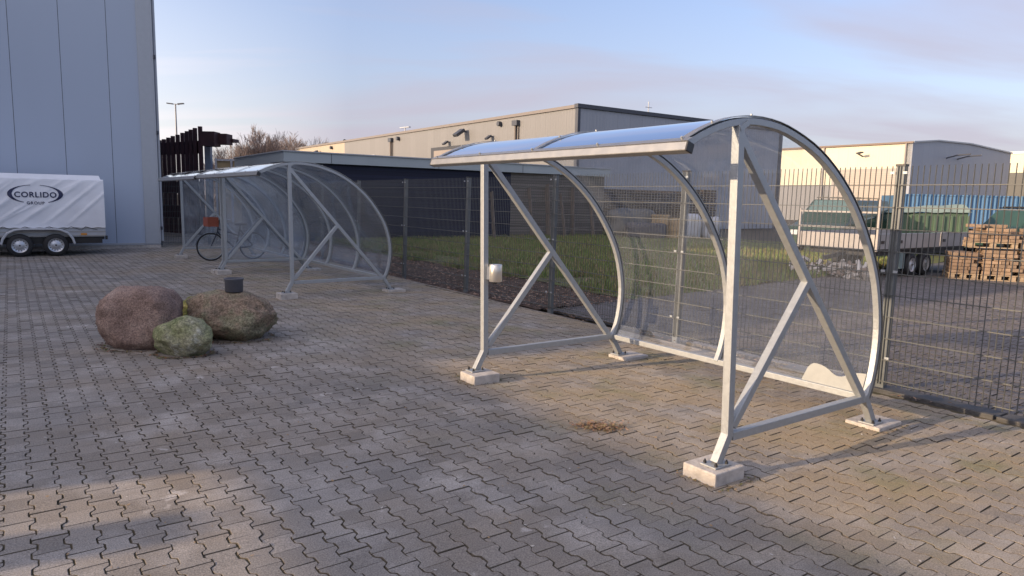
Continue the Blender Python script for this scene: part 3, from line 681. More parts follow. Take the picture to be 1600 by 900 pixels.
for (y, w, hgt_, t) in ((10.6, .22, 2.2, .5), (11.6, .3, 2.4, .4), (12.4, .16, 2.0, .6), (13.1, .25, 2.3, .3), (14.2, .2, 1.9, .5), (8.6, .2, 2.0, .5)):
    b = MB(); b.bar((0.08 + t, y, 0.0), (0.08, y + 0.15, hgt_), 0.04, w, (1, 0, 0)); pl = b.build('leaning_board', TIMB, None)
    pl.matrix_world = Matrix.Translation(shed.location) @ Matrix.Rotation(FA, 4, 'Z')
    tag(pl, 'old timber board leaning against the boarded end of the dark shed', 'board', 'boards leaning on the shed')

def lamp_part(root, x, y, z, s, axis):
    """floodlight bolted on a wall: axis = outward unit vector in local coords"""
    ax = Vector(axis); side = Vector((-ax.y, ax.x, 0)); b = MB(); p = Vector((x, y, z))
    b.bar(p, p + ax * s * 0.5 + Vector((0, 0, -s * 0.05)), s * 0.12, s * 0.12)
    o = b.build('floodlight', TRIMD, root)
    b = MB(); b.bar(p + ax * s * 0.35 + Vector((0, 0, 0.14 * s)), p + ax * s * 1.2 + Vector((0, 0, -s * 0.45)), s * 0.8, s * 0.3); b.build('lamp_head', TRIMD, o, bevel=s * 0.05)
    return o
# big warehouse in the middle
C = Vector((3.5, 40, 0)) - F0; cu, cv = C.dot(fd), C.dot(fn)
wh = bld('pale_warehouse', cu, cv, 'large flat roofed warehouse with a sunlit pale flank and dark corner trim')
WLIT = clad('pale_cladding', (0.165, 0.165, 0.17), 1.0, 0.25, 'X', rough=0.55, seam=0.02, seamcol=0.8, var=0.05)
WLIT2 = clad('cream_cladding', (0.34, 0.29, 0.23), 1.0, 0.25, 'X', rough=0.55, seam=0.02, seamcol=0.8, var=0.03)
WSH = clad('grey_gable_cladding', (0.27, 0.29, 0.33), 1.0, 0.25, 'Y', rough=0.5, seam=0.02, seamcol=0.75, var=0.04)
b = MB(); b.bx(-35.2, -0.01, 0.0, 18.9, 0, 6.85); b.build('flank_wall', WLIT, wh)
b = MB(); b.bx(-50, -35.2, 0.0, 18.9, 0, 6.85); b.build('far_flank_wall', WLIT2, wh)
b = MB(); b.bx(-0.008, 0.02, 0.0, 18.88, 0, 6.84); b.build('end_wall', WSH, wh)
b = MB(); b.bx(-0.18, 0.06, -0.05, 0.13, 0.0, 6.85); b.build('corner_trim', TRIMD, wh)
b = MB(); b.bx(-0.18, 0.06, 18.6, 18.95, 0.0, 6.85); b.build('corner_trim', TRIMD, wh)
b = MB(); b.bx(-50.1, -0.2, -0.10, 19.0, 6.86, 7.04); b.build('flank_eave', mat('brown_eave', (0.16, 0.14, 0.13), .5), wh)
b = MB(); b.bx(-0.2, 0.12, -0.12, 19.0, 6.86, 7.08); b.build('end_eave', TRIMD, wh)
lamp_part(wh, -12.2, 0, 6.35, 0.75, (0, -1, 0))
for (x, z, s) in ((-14.6, 5.75, 0.42), (-8.8, 5.8, 0.42), (-42.2, 6.2, 0.8)): lamp_part(wh, x, 0, z, s, (0, -1, 0))
for (x, z) in ((-7.8, 6.55), (-23.0, 6.5), (-38.5, 6.5)):
    b = MB(); b.cyl((x, 0, z), (x, -0.25, z), 0.16, 12); b.build('vent_cowl', TRIMD, wh)
for x in (-6.0, -24.5):
    b = MB(); b.cyl((x, -0.09, 0), (x, -0.09, 6.3), 0.075, 10); b.cyl((x + .28, -0.06, 0), (x + .28, -0.06, 6.3), 0.04, 8); o = b.build('downpipe', TRIMD if x > -5 else mat('brown_pipe', (0.13, 0.11, 0.10), .6), wh)
    b = MB(); b.bx(x - 0.2, x + 0.35, -0.25, 0, 6.3, 6.62); b.build('rainwater_head', TRIMD, o)
b = MB(); b.bx(-17.2, -11.0, -0.12, -0.005, 0, 5.45); d_ = b.build('roller_door', mat('door_frame_dark', (0.03, 0.032, 0.04), .5), wh)
b = MB(); b.bx(-16.7, -11.4, -0.14, -0.121, 0, 5.2); b.build('door_leaf', mat('door_leaf_brown', (0.23, 0.20, 0.18), .6), d_)
b = MB(); b.bx(-31.0, -27.9, -0.07, -0.005, 3.4, 5.4); w_ = b.build('window', TRIMG, wh)
b = MB(); b.bx(-30.8, -28.1, -0.08, -0.071, 3.6, 5.25); b.build('pane', mat('window_glass', (0.10, 0.14, 0.2), 0.12), w_)
b = MB(); b.bx(0.02, 0.16, 10.9, 12.1, 0, 2.3); b.build('door', mat('blue_grey_door', (0.13, 0.16, 0.22), .5), wh)
b = MB(); b.cyl((-1.0, 6.5, 7.05), (-1.0, 6.5, 7.9), 0.03, 6); b.cyl((-1.0, 6.2, 7.55), (-1.0, 6.8, 7.55), 0.02, 6); b.build('antenna', TRIMG, wh)
b = MB(); b.cyl((-26, 2.0, 7.05), (-26, 2.0, 7.75), 0.05, 6); b.bar((-26.9, 2.0, 7.8), (-25.1, 2.0, 7.75), 0.2, 0.08); b.build('roof_lamp', TRIMG, wh)

# right warehouse with shallow gable
C = Vector((39.2, 70, 0)) - F0; cu, cv = C.dot(fd), C.dot(fn)
gw = bld('gable_warehouse', cu, cv, 'warehouse with cream sunlit side and shaded shallow gable, farther right')
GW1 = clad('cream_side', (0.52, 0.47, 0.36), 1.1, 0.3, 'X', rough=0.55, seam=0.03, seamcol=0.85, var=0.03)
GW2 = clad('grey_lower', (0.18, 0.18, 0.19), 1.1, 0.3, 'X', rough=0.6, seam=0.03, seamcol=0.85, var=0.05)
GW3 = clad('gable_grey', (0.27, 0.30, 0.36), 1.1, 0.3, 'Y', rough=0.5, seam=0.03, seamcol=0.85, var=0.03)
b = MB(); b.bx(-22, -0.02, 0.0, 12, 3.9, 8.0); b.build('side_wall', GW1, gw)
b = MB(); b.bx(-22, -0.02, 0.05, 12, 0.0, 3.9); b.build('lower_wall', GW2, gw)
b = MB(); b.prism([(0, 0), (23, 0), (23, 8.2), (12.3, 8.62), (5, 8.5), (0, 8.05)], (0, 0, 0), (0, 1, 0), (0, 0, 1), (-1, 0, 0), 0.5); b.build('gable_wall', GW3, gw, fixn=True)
b = MB(); b.bar((0.1, -0.1, 8.08), (-22, -0.1, 8.08), 0.2, 0.18); b.build('side_gutter', mat('rust_brown', (0.14, 0.10, 0.08), .6), gw)
b = MB()
for (a_, c2) in (((-0.1, 8.12), (5, 8.57)), ((5, 8.57), (12.3, 8.69)), ((12.3, 8.69), (23.1, 8.27))): b.bar((0.05, *a_), (0.05, *c2), 0.2, 0.14)
b.build('verge_trim', TRIMG, gw)
for x in (-0.6, -9.3):
    b = MB(); b.cyl((x, -0.1, 0), (x, -0.1, 7.98), 0.1, 8); b.build('downpipe', mat('pipe_grey', (0.25, 0.23, 0.22), .6), gw)
b = MB(); b.bx(-8.2, -1.2, -0.06, -0.003, 0, 5.6); d_ = b.build('roller_door', mat('roller_grey', (0.30, 0.27, 0.25), .6), gw)
b = MB()
for k in range(24): b.bx(-8.0, -1.4, -0.09, -0.061, 0.05 + k * 0.22, 0.05 + k * 0.22 + 0.17)
b.build('door_slats', mat('roller_slat', (0.33, 0.29, 0.26), .55), d_)
for (x, y, ax) in ((-5.0, 0, (0, -1, 0)), (0, 9.6, (1, 0, 0)), (0, 7.2, (1, 0, 0))):
    b = MB(); p = Vector((x, y, 6.9)); b.bar(p, p + Vector(ax) * 1.0 + Vector((0.0, 0.0, 0.25)), 0.12, 0.12); b.bar(p + Vector(ax) * 1.0 + Vector((0, 0, 0.25)), p + Vector(ax) * 1.6 + Vector((0.5, 0.5, 0.35)), 0.5, 0.12)
    b.build('wall_lamp', TRIMD, gw)
# last building at right edge
C = Vector((66.5, 95, 0)) - F0; cu, cv = C.dot(fd), C.dot(fn)
lw = bld('cream_depot', cu, cv, 'cream depot wall with a dark doorway at the far right edge')
b = MB(); b.bx(-4, 16, 0, 20, 0, 9.1); b.build('wall', GW1, lw)
b = MB(); b.bx(-4.1, 16.1, -0.1, 20.1, 9.1, 9.4); b.build('roof_edge', TRIMG, lw)
b = MB(); b.bx(-3.4, 2.0, -0.2, -0.005, 0, 6.6); b.build('doorway', mat('doorway_dark', (0.09, 0.09, 0.085), .7), lw)

# ------------------------------------------------------------------ steel plank screen, cabin, lamp mast
CORT = mat('dark_rust_steel', (0.045, 0.016, 0.018), 0.7, var=0.35, scale=4)
Z = Vector((0, 0, 1))
def pix(x, y, Y):
    d = fwd * 1089.2 + r2 * (x - 800) - u2 * (y - 450); t = Y / d.y; return Vector((0, 0, CAM_H)) + d * t
screen = empty('steel_screen', (-14.2, 29.0, 0), 0, 'dark rusty screen of stepped upright steel planks between the hall and the far trees', 'screen')
xs = [249, 256, 263, 270, 277.5, 285, 292, 298, 304.5, 312.5]; tops = [219, 217.5, 215, 212.5, 210.5, 207.5, 205, 202.5, 200, 197.5]
for i, (x, t) in enumerate(zip(xs, tops)):
    Y = 30.0 - 0.22 * i; p = pix(x, t, Y) - Vector((-14.2, 29.0, 0)); b = MB()
    b.bx(p.x - 0.07, p.x + 0.07, p.y - 0.05, p.y + 0.05, 0, p.z); b.build('upright_plank', CORT, screen)
b = MB(); a0 = pix(247, 235, 30.15) - Vector((-14.2, 29, 0)); a1 = pix(315, 228, 28.15) - Vector((-14.2, 29, 0))
for z in (3.5, 1.9, 0.9): b.bar((a0.x, a0.y, z), (a1.x, a1.y, z), 0.06, 0.5)
b.build('cross_rail', CORT, screen)
for (x0, x1, y0, y1, Y) in ((318, 340, 206, 229, 28.2), (338, 359, 209.5, 226, 28.6), (357, 369, 217.5, 222.5, 29.0)):
    A = pix(x0, y0, Y) - Vector((-14.2, 29, 0)); B_ = pix(x1, y1, Y) - Vector((-14.2, 29, 0)); b = MB()
    b.bx(A.x, B_.x, A.y - 0.3, A.y + 0.3, B_.z, A.z); b.build('overhead_beam', CORT, screen)
b = MB(); p = pix(324, 240, 28.7) - Vector((-14.2, 29, 0)); b.bx(p.x - 0.12, p.x + 0.12, p.y, p.y + 0.2, 0, 3.6); b.build('support_post', mat('blue_grey_post', (0.25, 0.29, 0.36), .5), screen)

# site cabin behind
cab = empty('site_cabin', (-16.3, 41, 0), 0, 'tan boxy site cabin with white frame posts seen above the far shelters', 'cabin')
TAN = mat('tan_panel', (0.36, 0.27, 0.15), 0.8, var=0.15, scale=2); WHT = mat('white_paint', (0.42, 0.43, 0.45), 0.6, var=0.05)
b = MB(); b.bx(-1.0, 1.5, 0, 2.4, 0, 3.55); b.build('panel', TAN, cab)
for x in (-1.0, -0.1, 1.05, 1.5):
    b = MB(); b.bx(x - 0.05, x + 0.05, -0.1, -0.01, 0, 3.7); b.build('frame_post', WHT, cab)
b = MB(); b.bx(-1.06, 1.56, -0.09, -0.02, 3.56, 3.66); b.build('frame_rail', WHT, cab)
for z in (2.7, 3.0, 3.3):
    b = MB(); b.bx(0.5, 0.8, -0.14, -0.02, z, z + 0.12); b.build('rung', WHT, cab)
b = MB(); b.bx(0.85, 1.45, -0.16, -0.12, 3.1, 3.5); b.build('sign_board', mat('pale_blue_sign', (0.25, 0.42, 0.75), .5, color2=(0.6, 0.65, 0.75), scale=3), cab)

lm = empty('lamp_mast', (-23.84, 50, 0), 0, 'slender twin armed lamp mast rising behind the steel screen', 'lamp mast')
b = MB(); b.tube([(0, 0, 0), (0, 0, 7.85)], [0.09, 0.05], 8); b.build('mast', mat('mast_steel', (0.25, 0.26, 0.28), .5, .3), lm)
b = MB(); b.bar((-0.25, 0, 7.85), (0.25, 0, 7.80), 0.07, 0.05); b.build('arm', TRIMG, lm)
for sg in (-1, 1):
    b = MB(); b.bar((sg * 0.18, 0, 7.84), (sg * 0.58, 0, 7.88), 0.2, 0.07); b.build('lamp_head', TRIMD, lm)
lm2 = copy_tree(lm); lm2.location = (-25.2, 100, -1.4); lm2['label'] = 'distant twin armed lamp mast above the long warehouse roof'

# ------------------------------------------------------------------ bare trees
BARK = mat('bare_twigs', (0.17, 0.135, 0.125), 0.9, var=0.25, scale=0.5); BARK2 = mat('trunk_bark', (0.10, 0.08, 0.065), 0.9, var=0.3, scale=1.5)
def tree_meshes(seed, h):
    rng = random.Random(seed); tr = MB(); cr_ = MB()
    def seg(b, a, c, r0, r1, n): b.tube([a, c], [r0, r1], n, caps=False, smooth=False)
    def grow(p, d, L_, r, lvl):
        k = 3 if lvl < 3 else 2; pts = [p]
        for i in range(k):
            d = (d + Vector((rng.gauss(0, .10), rng.gauss(0, .10), rng.gauss(0.04, .06)))).normalized(); q = pts[-1] + d * L_ / k; pts.append(q)
        for i in range(k): seg(tr if lvl < 1 else cr_, pts[i], pts[i + 1], r * (1 - .25 * i / k), r * (1 - .25 * (i + 1) / k), 5 if lvl < 2 else 3)
        if lvl >= 5: return
        nb = rng.choice((3, 4, 5)) if lvl > 0 else 9
        for i in range(nb):
            t = rng.uniform(0.35, 1.0) if i else 1.0; q = pts[0].lerp(pts[-1], t)
            ax = Vector((rng.gauss(0, 1), rng.gauss(0, 1), rng.gauss(0, .5))).normalized(); spread = rng.uniform(0.35, 0.85)
            nd = (d + ax * spread + Vector((0, 0, 0.18))).normalized(); grow(q, nd, L_ * rng.uniform(0.55, 0.78), max(0.016, r * 0.55), lvl + 1)
    grow(Vector((0, 0, 0)), Vector((0, 0, 1)), h * 0.36, h * 0.017, 0)
    return tr, cr_
protos = []; hts = []
for sd_ in (1, 2, 3):
    t_, c2 = tree_meshes(sd_ * 11, 8.5); r_ = empty('bare_tree', (0, 0, 0), 0, 'x', 'tree', 'bare trees behind the sheds'); t_.build('trunk', BARK2, r_); c2.build('crown', BARK, r_); protos.append(r_); hts.append(max(v[2] for v in c2.v))
rng = random.Random(5)
spots = [(362, 84, 0.86, 0), (378, 92, 1.0, 1), (392, 78, 0.78, 2), (404, 88, 1.05, 0), (417, 94, 1.28, 1), (430, 80, 0.95, 2), (443, 90, 0.98, 0), (456, 84, 0.86, 1), (470, 96, 0.98, 2), (484, 90, 0.85, 0), (498, 98, 0.92, 1), (512, 104, 0.92, 2), (385, 104, 1.1, 2), (425, 106, 1.15, 0), (462, 108, 1.1, 1), (350, 96, 0.85, 1), (540, 112, 0.95, 0), (335, 88, 0.8, 2)]
lab = ['bare tree just right of the steel screen', 'bare tree next to the overhead steel beams', 'low bare tree above the site cabin', 'bare tree left of the tallest one', 'tallest bare tree rising above the others',
       'bare tree right of the tallest one', 'bare tree over the left corner of the shed roof', 'low bare tree behind the shed roof corner', 'bare tree at the near end of the long warehouse roof', 'bare tree just above the far end of the warehouse roof', 'thin bare tree standing over the warehouse roof line', 'small bare tree beyond the warehouse roof lamp',
       'bare tree in the back row above the cabin', 'broad bare tree in the back row behind the tallest', 'back row bare tree over the shed roof', 'bare tree partly hidden by the steel screen', 'far bare tree showing right of the distant mast', 'bare tree mostly behind the steel uprights']
for i, (x, Y, s, k) in enumerate(spots):
    o = protos[k] if [q[3] for q in spots].index(k) == i else copy_tree(protos[k])
    p = pix(x, 300, Y); top = float(np.interp(x, [335, 360, 390, 405, 418, 430, 445, 460, 480, 500, 540, 560], [232, 226, 218, 206, 194, 199, 207, 211, 215, 213, 215, 222])) + (6 if i > 11 else 0)
    H = (303.5 - top) / 1089.2 * Y + 1.68; f = H / hts[k]
    o.location = (p.x, p.y, -0.1); o.rotation_euler.z = rng.uniform(0, 6.28); o.scale = (f * 0.85, f * 0.85, f); o['label'] = lab[i]
# undergrowth hiding the horizon behind the trees
def us(rng):
    x = rng.uniform(320, 640); Y = rng.uniform(92, 112); p = pix(x, 300, Y); p.z = 4.4 * rng.random() ** 1.2; return p
scatter_cards('brushwood', 16000, us, (0.5, 1.3), [BARK, BARK2, BARK], 'tangled leafless brushwood under the bare trees', 'brushwood', seed=14)
CON = mat('conifer_green', (0.03, 0.05, 0.03), .9)
for (x, Y, h, lb_) in ((500, 112, 9.6, 'small dark conifer tip beyond the warehouse roof, left one'), (540, 115, 10.8, 'small dark conifer tip right of the distant mast')):
    r_ = empty('conifer', (0, 0, 0), 0, lb_, 'tree', 'conifers beyond the warehouse'); p = pix(x, 300, Y); r_.location = (p.x, p.y, 0)
    b = MB(); b.tube([(0, 0, 0), (0, 0, h * .95)], [.2, .03], 6); b.build('trunk', BARK2, r_)
    b = MB(); q = random.Random(x)
    for _ in range(900):
        z = h * (0.25 + 0.75 * q.random()); rad = (1 - z / h) * 1.9 * q.uniform(.3, 1.1) + .05; a = q.uniform(0, 6.28); P_ = Vector((math.cos(a) * rad, math.sin(a) * rad, z)); d = Vector((math.cos(a), math.sin(a), -.3)) * .35; t = Vector((-d.y, d.x, .1)) * .4
        b.add([P_ - t, P_ + t, P_ + d], [(0, 1, 2)])
    b.build('crown', CON, r_)

# ------------------------------------------------------------------ covered trailer
TR0 = W(0, 0)  # placeholder
wheelc = Vector((-12.05, 17.69, 0))
# local x along fn-like direction (towards the right of the picture), local y towards the hall
tdir = math.atan2(fn.y, fn.x)
tr = empty('covered_trailer', wheelc, tdir, 'white tarpaulin covered twin axle trailer parked along the grey hall', 'trailer')
TARP = mat('tarpaulin', (0.80, 0.82, 0.86), 0.55, var=0.05, scale=2, bump=0.1, bscale=20)
LOGO = mat('navy_print', (0.025, 0.032, 0.085), 0.6)
XL, XR, Y0, Y1, ZB, ZT = -2.6, 1.47, 0.10, 1.72, 0.78, 2.08
b = MB(); nx, nz_ = 200, 70
def fold(x, z):
    t = (z - ZB) / (ZT - 0.12 - ZB); t = max(0, min(1, t)); w = math.sin(math.pi * t) ** 0.6
    f = 0
    for k, (x0, sl_, a_, wd) in enumerate([(0.9, 1.1, .022, .07), (0.45, 1.25, .030, .09), (0.0, 1.3, .028, .07), (-0.5, 1.2, .035, .10), (-1.1, 1.25, .03, .09), (1.35, 1.0, .018, .06), (-1.7, 1.2, .03, .1), (0.25, 1.6, .016, .05), (-0.9, 1.1, .018, .05)]):
        dd_ = (x - x0) - sl_ * (z - 1.5); f += a_ * math.exp(-(dd_ / wd) ** 2)
    f *= 1 - 0.85 * math.exp(-((x - 0.0) / 0.6) ** 4 - ((z - 1.52) / 0.3) ** 4)
    return -1.15 * f * w + 0.010 * noise.noise(Vector((x * 3, z * 3, 1))) - 0.03 * math.sin(math.pi * t)
vs = [(XL + (XR + 0.03 - XL) * i / nx, Y0 + fold(XL + (XR - XL) * i / nx, ZB - 0.06 + (ZT - 0.1 - ZB + 0.06) * j / nz_) + (0.03 if j == nz_ else 0), ZB - 0.06 + (ZT - 0.1 - ZB + 0.06) * j / nz_ + (0.008 * math.sin(i * 0.5) if j == 0 else 0)) for i in range(nx + 1) for j in range(nz_ + 1)]
fs = [(i * (nz_ + 1) + j, (i + 1) * (nz_ + 1) + j, (i + 1) * (nz_ + 1) + j + 1, i * (nz_ + 1) + j + 1) for i in range(nx) for j in range(nz_)]
b.add(vs, fs, 0, True)
# rear end, top and back
b.add([(XR + 0.03, Y0, ZB - .06), (XR + 0.05, Y1, ZB - .06), (XR - 0.03, Y1 - .03, ZT - .1), (XR - 0.03, Y0 + 0.03, ZT - .1)], [(0, 1, 2, 3)])
b.add([(XL, Y0 + .03, ZT - .1), (XR - .03, Y0 + .03, ZT - .1), (XR - .06, Y0 + .10, ZT), (XL, Y0 + .10, ZT)], [(0, 1, 2, 3)])
b.add([(XL, Y0 + .10, ZT), (XR - .06, Y0 + .10, ZT), (XR - .06, Y1 - .1, ZT), (XL, Y1 - .1, ZT)], [(0, 1, 2, 3)])
b.add([(XR - .06, Y0 + .10, ZT), (XR - .03, Y0 + .03, ZT - .1), (XR - .03, Y1 - .03, ZT - .1), (XR - .06, Y1 - .1, ZT)], [(0, 1, 2, 3)])
b.add([(XL, Y1, ZB - .06), (XR + 0.05, Y1, ZB - .06), (XR - .03, Y1 - .03, ZT - .1), (XR - .06, Y1 - .1, ZT), (XL, Y1 - .1, ZT)], [(4, 3, 2, 1, 0)])
b.add([(XL, Y0, ZB - .06), (XL, Y1, ZB - .06), (XL, Y1 - .1, ZT), (XL, Y0 + .1, ZT)], [(3, 2, 1, 0)])
b.build('tarpaulin', TARP, tr)
b = MB(); b.bx(XL + .02, XR + 0.03, Y0 + 0.035, Y1 - .03, 0.48, 0.77); sb = b.build('side_board', mat('trailer_board', (0.42, 0.44, 0.47), .5, .3, var=.06), tr, bevel=.008)
for z in (0.50, 0.60, 0.70):
    b = MB(); b.bx(XL + .02, XR + 0.03, Y0 + 0.025, Y0 + 0.036, z, z + 0.018); b.build('board_ridge', ALU, sb)
b = MB(); b.bx(0.93, 1.07, Y0 + 0.015, Y0 + 0.026, 0.52, 0.575); b.build('side_reflector', mat('amber', (0.55, 0.23, 0.04), .4), tr)
b = MB(); b.bx(XL, XR, Y0 + .1, Y1 - .1, 0.40, 0.475); b.build('chassis', BLACK, tr)
b = MB(); pts = []; q = random.Random(3); x = XL + .1
while x < XR: pts.append((x, Y0 - 0.004, 0.745 if len(pts) % 2 else 0.66 + q.uniform(-.02, .02))); x += q.uniform(.09, .3)
b.tube(pts, 0.006, 5); b.build('lashing_cord', BLACK, tr)
# twin mudguard
b = MB(); prof = [(-0.80, 0.33), (-0.76, 0.47), (-0.66, 0.61), (-0.50, 0.69), (-0.35, 0.71), (0.35, 0.71), (0.50, 0.69), (0.66, 0.61), (0.76, 0.47), (0.80, 0.33)]
vs = []
for (x, z) in prof:
    k = 0.94; vs += [(x, -0.13, z), (x * k, -0.13, z - 0.04), (x * k, 0.11, z - 0.04), (x, 0.11, z)]
fs = [(4 * i + k, 4 * i + (k + 1) % 4, 4 * i + 4 + (k + 1) % 4, 4 * i + 4 + k) for i in range(len(prof) - 1) for k in range(4)] + [(3, 2, 1, 0), (36, 37, 38, 39)]
b.add(vs, fs); b.build('mudguard', mat('mudguard_steel', (0.5, 0.52, 0.55), .4, .6), tr, bevel=.012, fixn=True)
RIM = mat('steel_rim', (0.55, 0.57, 0.60), 0.35, 0.6)
def wheel(root, x, y, r, w, front=-1, rimm=RIM, spokes=14):
    """wheel axis along local y; the visible face towards front*y"""
    b = MB(); b.lathe([(r * .62, -w / 2), (r * .9, -w / 2), (r * .97, -w * .38), (r, -w * .2), (r, w * .2), (r * .97, w * .38), (r * .9, w / 2), (r * .62, w / 2), (r * .62, -w / 2)], (0, 0, 0), 'Y', 32)
    o = b.build('wheel', RUBBER, root, loc=(x, y, r))
    b = MB(); s = front
    b.lathe([(r * .66, s * w * .46), (r * .60, s * w * .48), (r * .57, s * w * .25), (r * .34, s * w * .30), (r * .24, s * w * .42), (r * .12, s * w * .44), (0.0, s * w * .44)], (0, 0, 0), 'Y', 32)
    rm = b.build('rim', rimm, o)
    b = MB()
    for k in range(spokes):
        t = 2 * math.pi * k / spokes; b.lathe([(0, s * w * .305), (r * .045, s * w * .305), (r * .045, s * w * .27)], (r * .46 * math.cos(t), 0, r * .46 * math.sin(t)), 'Y', 6)
    b.lathe([(0, s * w * .50), (r * .07, s * w * .50), (r * .07, s * w * .44)], (0, 0, 0), 'Y', 12)
    b.build('rim_holes', BLACK, rm); return o
for x in (-0.395, 0.365):
    wheel(tr, x, -0.02, 0.285, 0.17); wheel(tr, x, 1.62, 0.285, 0.17, 1)
b = MB(); b.bx(-0.9, XR - .05, 0.2, 1.5, 0.30, 0.40); b.build('axle_beam', BLACK, tr)
b = MB(); b.bx(XR + .02, XR + .07, Y0 + .02, Y0 + .12, 0.40, 0.50); b.bx(XR + .02, XR + .07, Y1 - .32, Y1 - .12, 0.40, 0.50); b.build('tail_lamp', BLACK, tr)
# print on the tarpaulin
def text_part(txt, size, parent, loc, m, spacing=1.0, off=0.0, zoom=(1, 1)):
    cu_ = bpy.data.curves.new('t', 'FONT'); cu_.body = txt; cu_.size = size; cu_.align_x = 'CENTER'; cu_.align_y = 'CENTER'; cu_.space_character = spacing; cu_.offset = off; cu_.extrude = 0.001
    to = bpy.data.objects.new('t', cu_); col.objects.link(to); dg = bpy.context.evaluated_depsgraph_get(); me = bpy.data.meshes.new_from_object(to.evaluated_get(dg)); bpy.data.objects.remove(to)
    for v in me.vertices: x, y = v.co.x * zoom[0], v.co.y * zoom[1]; v.co = (x, v.co.z, y)
    return me
def onto(me, ox, oz):
    for v in me.vertices:
        x, z = v.co.x + ox, v.co.z + oz; v.co = (x, Y0 + fold(x, z) - 0.012 + v.co.y, z)
    return me
S_ = 1 / 57.5  # metres per photograph pixel on the tarpaulin
lx, lz = 0.0, 1.56
root_logo = MB(); 
for sg in (-1, 1):
    n = 40; vs = []
    for i in range(n + 1):
        t = -1.28 + 2.38 * i / n  # angle from the side, upward positive
        t = -(-1.10 + 2.5 * i / n)
        A = t * -1
        ro, ri = 0.585, 0.585 - 0.085 * math.cos(A * 0.98) ** 2
        if abs(A) > 1.45: ri = ro - 0.004
        # outer and inner ellipse
        xo, zo = sg * ro * math.cos(A), 0.235 * math.sin(A)
        xi, zi = sg * (ro - 0.095 * max(0, math.cos(A)) ** 1.0) * math.cos(A), (0.235 - 0.012) * math.sin(A)
        vs += [(xo, 0, zo), (xi, 0, zi)]
    root_logo.add(vs, [(2 * i, 2 * i + 2, 2 * i + 3, 2 * i + 1) for i in range(n)])
em = root_logo.build('oval_emblem', LOGO, tr); onto(em.data, lx, lz + 0.01)
for (txt, size, dx_, dz_, sp_, off_, zm) in (('CORLIDO', 0.20, 0.0, -0.01, 1.12, 0.0045, (0.93, 0.94)), ('GROUP', 0.105, -0.01, -0.215, 1.25, 0.0015, (0.92, 0.95))):
    me = text_part(txt, size, tr, None, LOGO, sp_, off_, zm)
    # subdivide so that the letters follow the cloth
    bm = bmesh.new(); bm.from_mesh(me); 
    for ax_ in (0, 2):
        for k_ in range(-34, 35):
            co_ = [0, 0, 0]; co_[ax_] = k_ * 0.02 + 0.0031; no_ = [0, 0, 0]; no_[ax_] = 1
            bmesh.ops.bisect_plane(bm, geom=bm.verts[:] + bm.edges[:] + bm.faces[:], plane_co=co_, plane_no=no_)
    bmesh.ops.triangulate(bm, faces=bm.faces); bm.to_mesh(me); bm.free()
    onto(me, lx + dx_, lz + dz_); me.materials.clear(); me.materials.append(LOGO)
    o = bpy.data.objects.new('lettering', me); col.objects.link(o); o.parent = tr; tag(o, 'navy lettering reading ' + txt)

# ------------------------------------------------------------------ flatbed trailer in the yard
fb = empty('flatbed_trailer', (8.46, 16.2, 0), tdir, 'long white drop side flatbed trailer standing in the yard behind the fence', 'trailer')
# local x = fn (away to the right), local y = -fd (towards the hall)
FBW = mat('flatbed_white', (0.34, 0.31, 0.29), 0.6, var=0.12, scale=4); FBD = mat('flatbed_frame', (0.05, 0.05, 0.055), .6)
b = MB(); b.bx(0.03, 4.92, 0.03, 1.97, 0.66, 0.735); b.build('deck', FBD, fb)
b = MB(); b.bx(-0.02, 0.02, 0.0, 2.0, 0.665, 1.04); b.build('front_board', FBW, fb, bevel=.006)
for (a_, c2) in ((0.03, 0.8), (0.86, 3.0), (3.06, 4.9)):
    b = MB(); b.bx(a_, c2, -0.02, 0.012, 0.70, 1.05); sbd = b.build('side_board', FBW, fb, bevel=.006)
    b = MB(); b.bx(a_, c2, -0.024, 0.016, 1.051, 1.065); b.build('top_edge', WHT, sbd)
    b = MB(); b.bx(a_ + .08, a_ + .22, -0.035, -0.021, 0.83, 0.90); b.build('catch', BLACK, sbd)
b = MB(); b.bx(0.03, 4.9, 1.985, 2.02, 0.70, 1.05); b.build('side_board', FBW, fb)
for y in (0.0, 2.0):
    b = MB(); b.bar((-0.03, y, 0.65), (-0.03, y, 1.85 if y == 0 else 1.62), 0.045, 0.045, (1, 0, 0)); b.build('head_post', FBW, fb)
for z in (1.18, 1.55):
    b = MB(); b.bar((-0.03, 0.02, z), (-0.03, 1.98, z), 0.04, 0.04); b.build('head_rail', FBW, fb)
b = MB(); b.bx(0.2, 4.9, 0.2, 1.8, 0.52, 0.655); b.build('chassis', FBD, fb)
b = MB(); b.bar((0.2, 0.9, 0.55), (-0.5, 1.0, 0.45), 0.08, 0.1); b.build('drawbar', FBD, fb)
for x in (1.75, 2.45):
    wheel(fb, x, 0.10, 0.28, 0.18, -1, spokes=6); wheel(fb, x, 1.9, 0.28, 0.18, 1, spokes=6)
b = MB(); b.bx(1.2, 1.42, 0.05, 0.3, 0.2, 0.60); b.build('mud_flap', mat('flap_grey', (0.18, 0.24, 0.24), .5), fb)

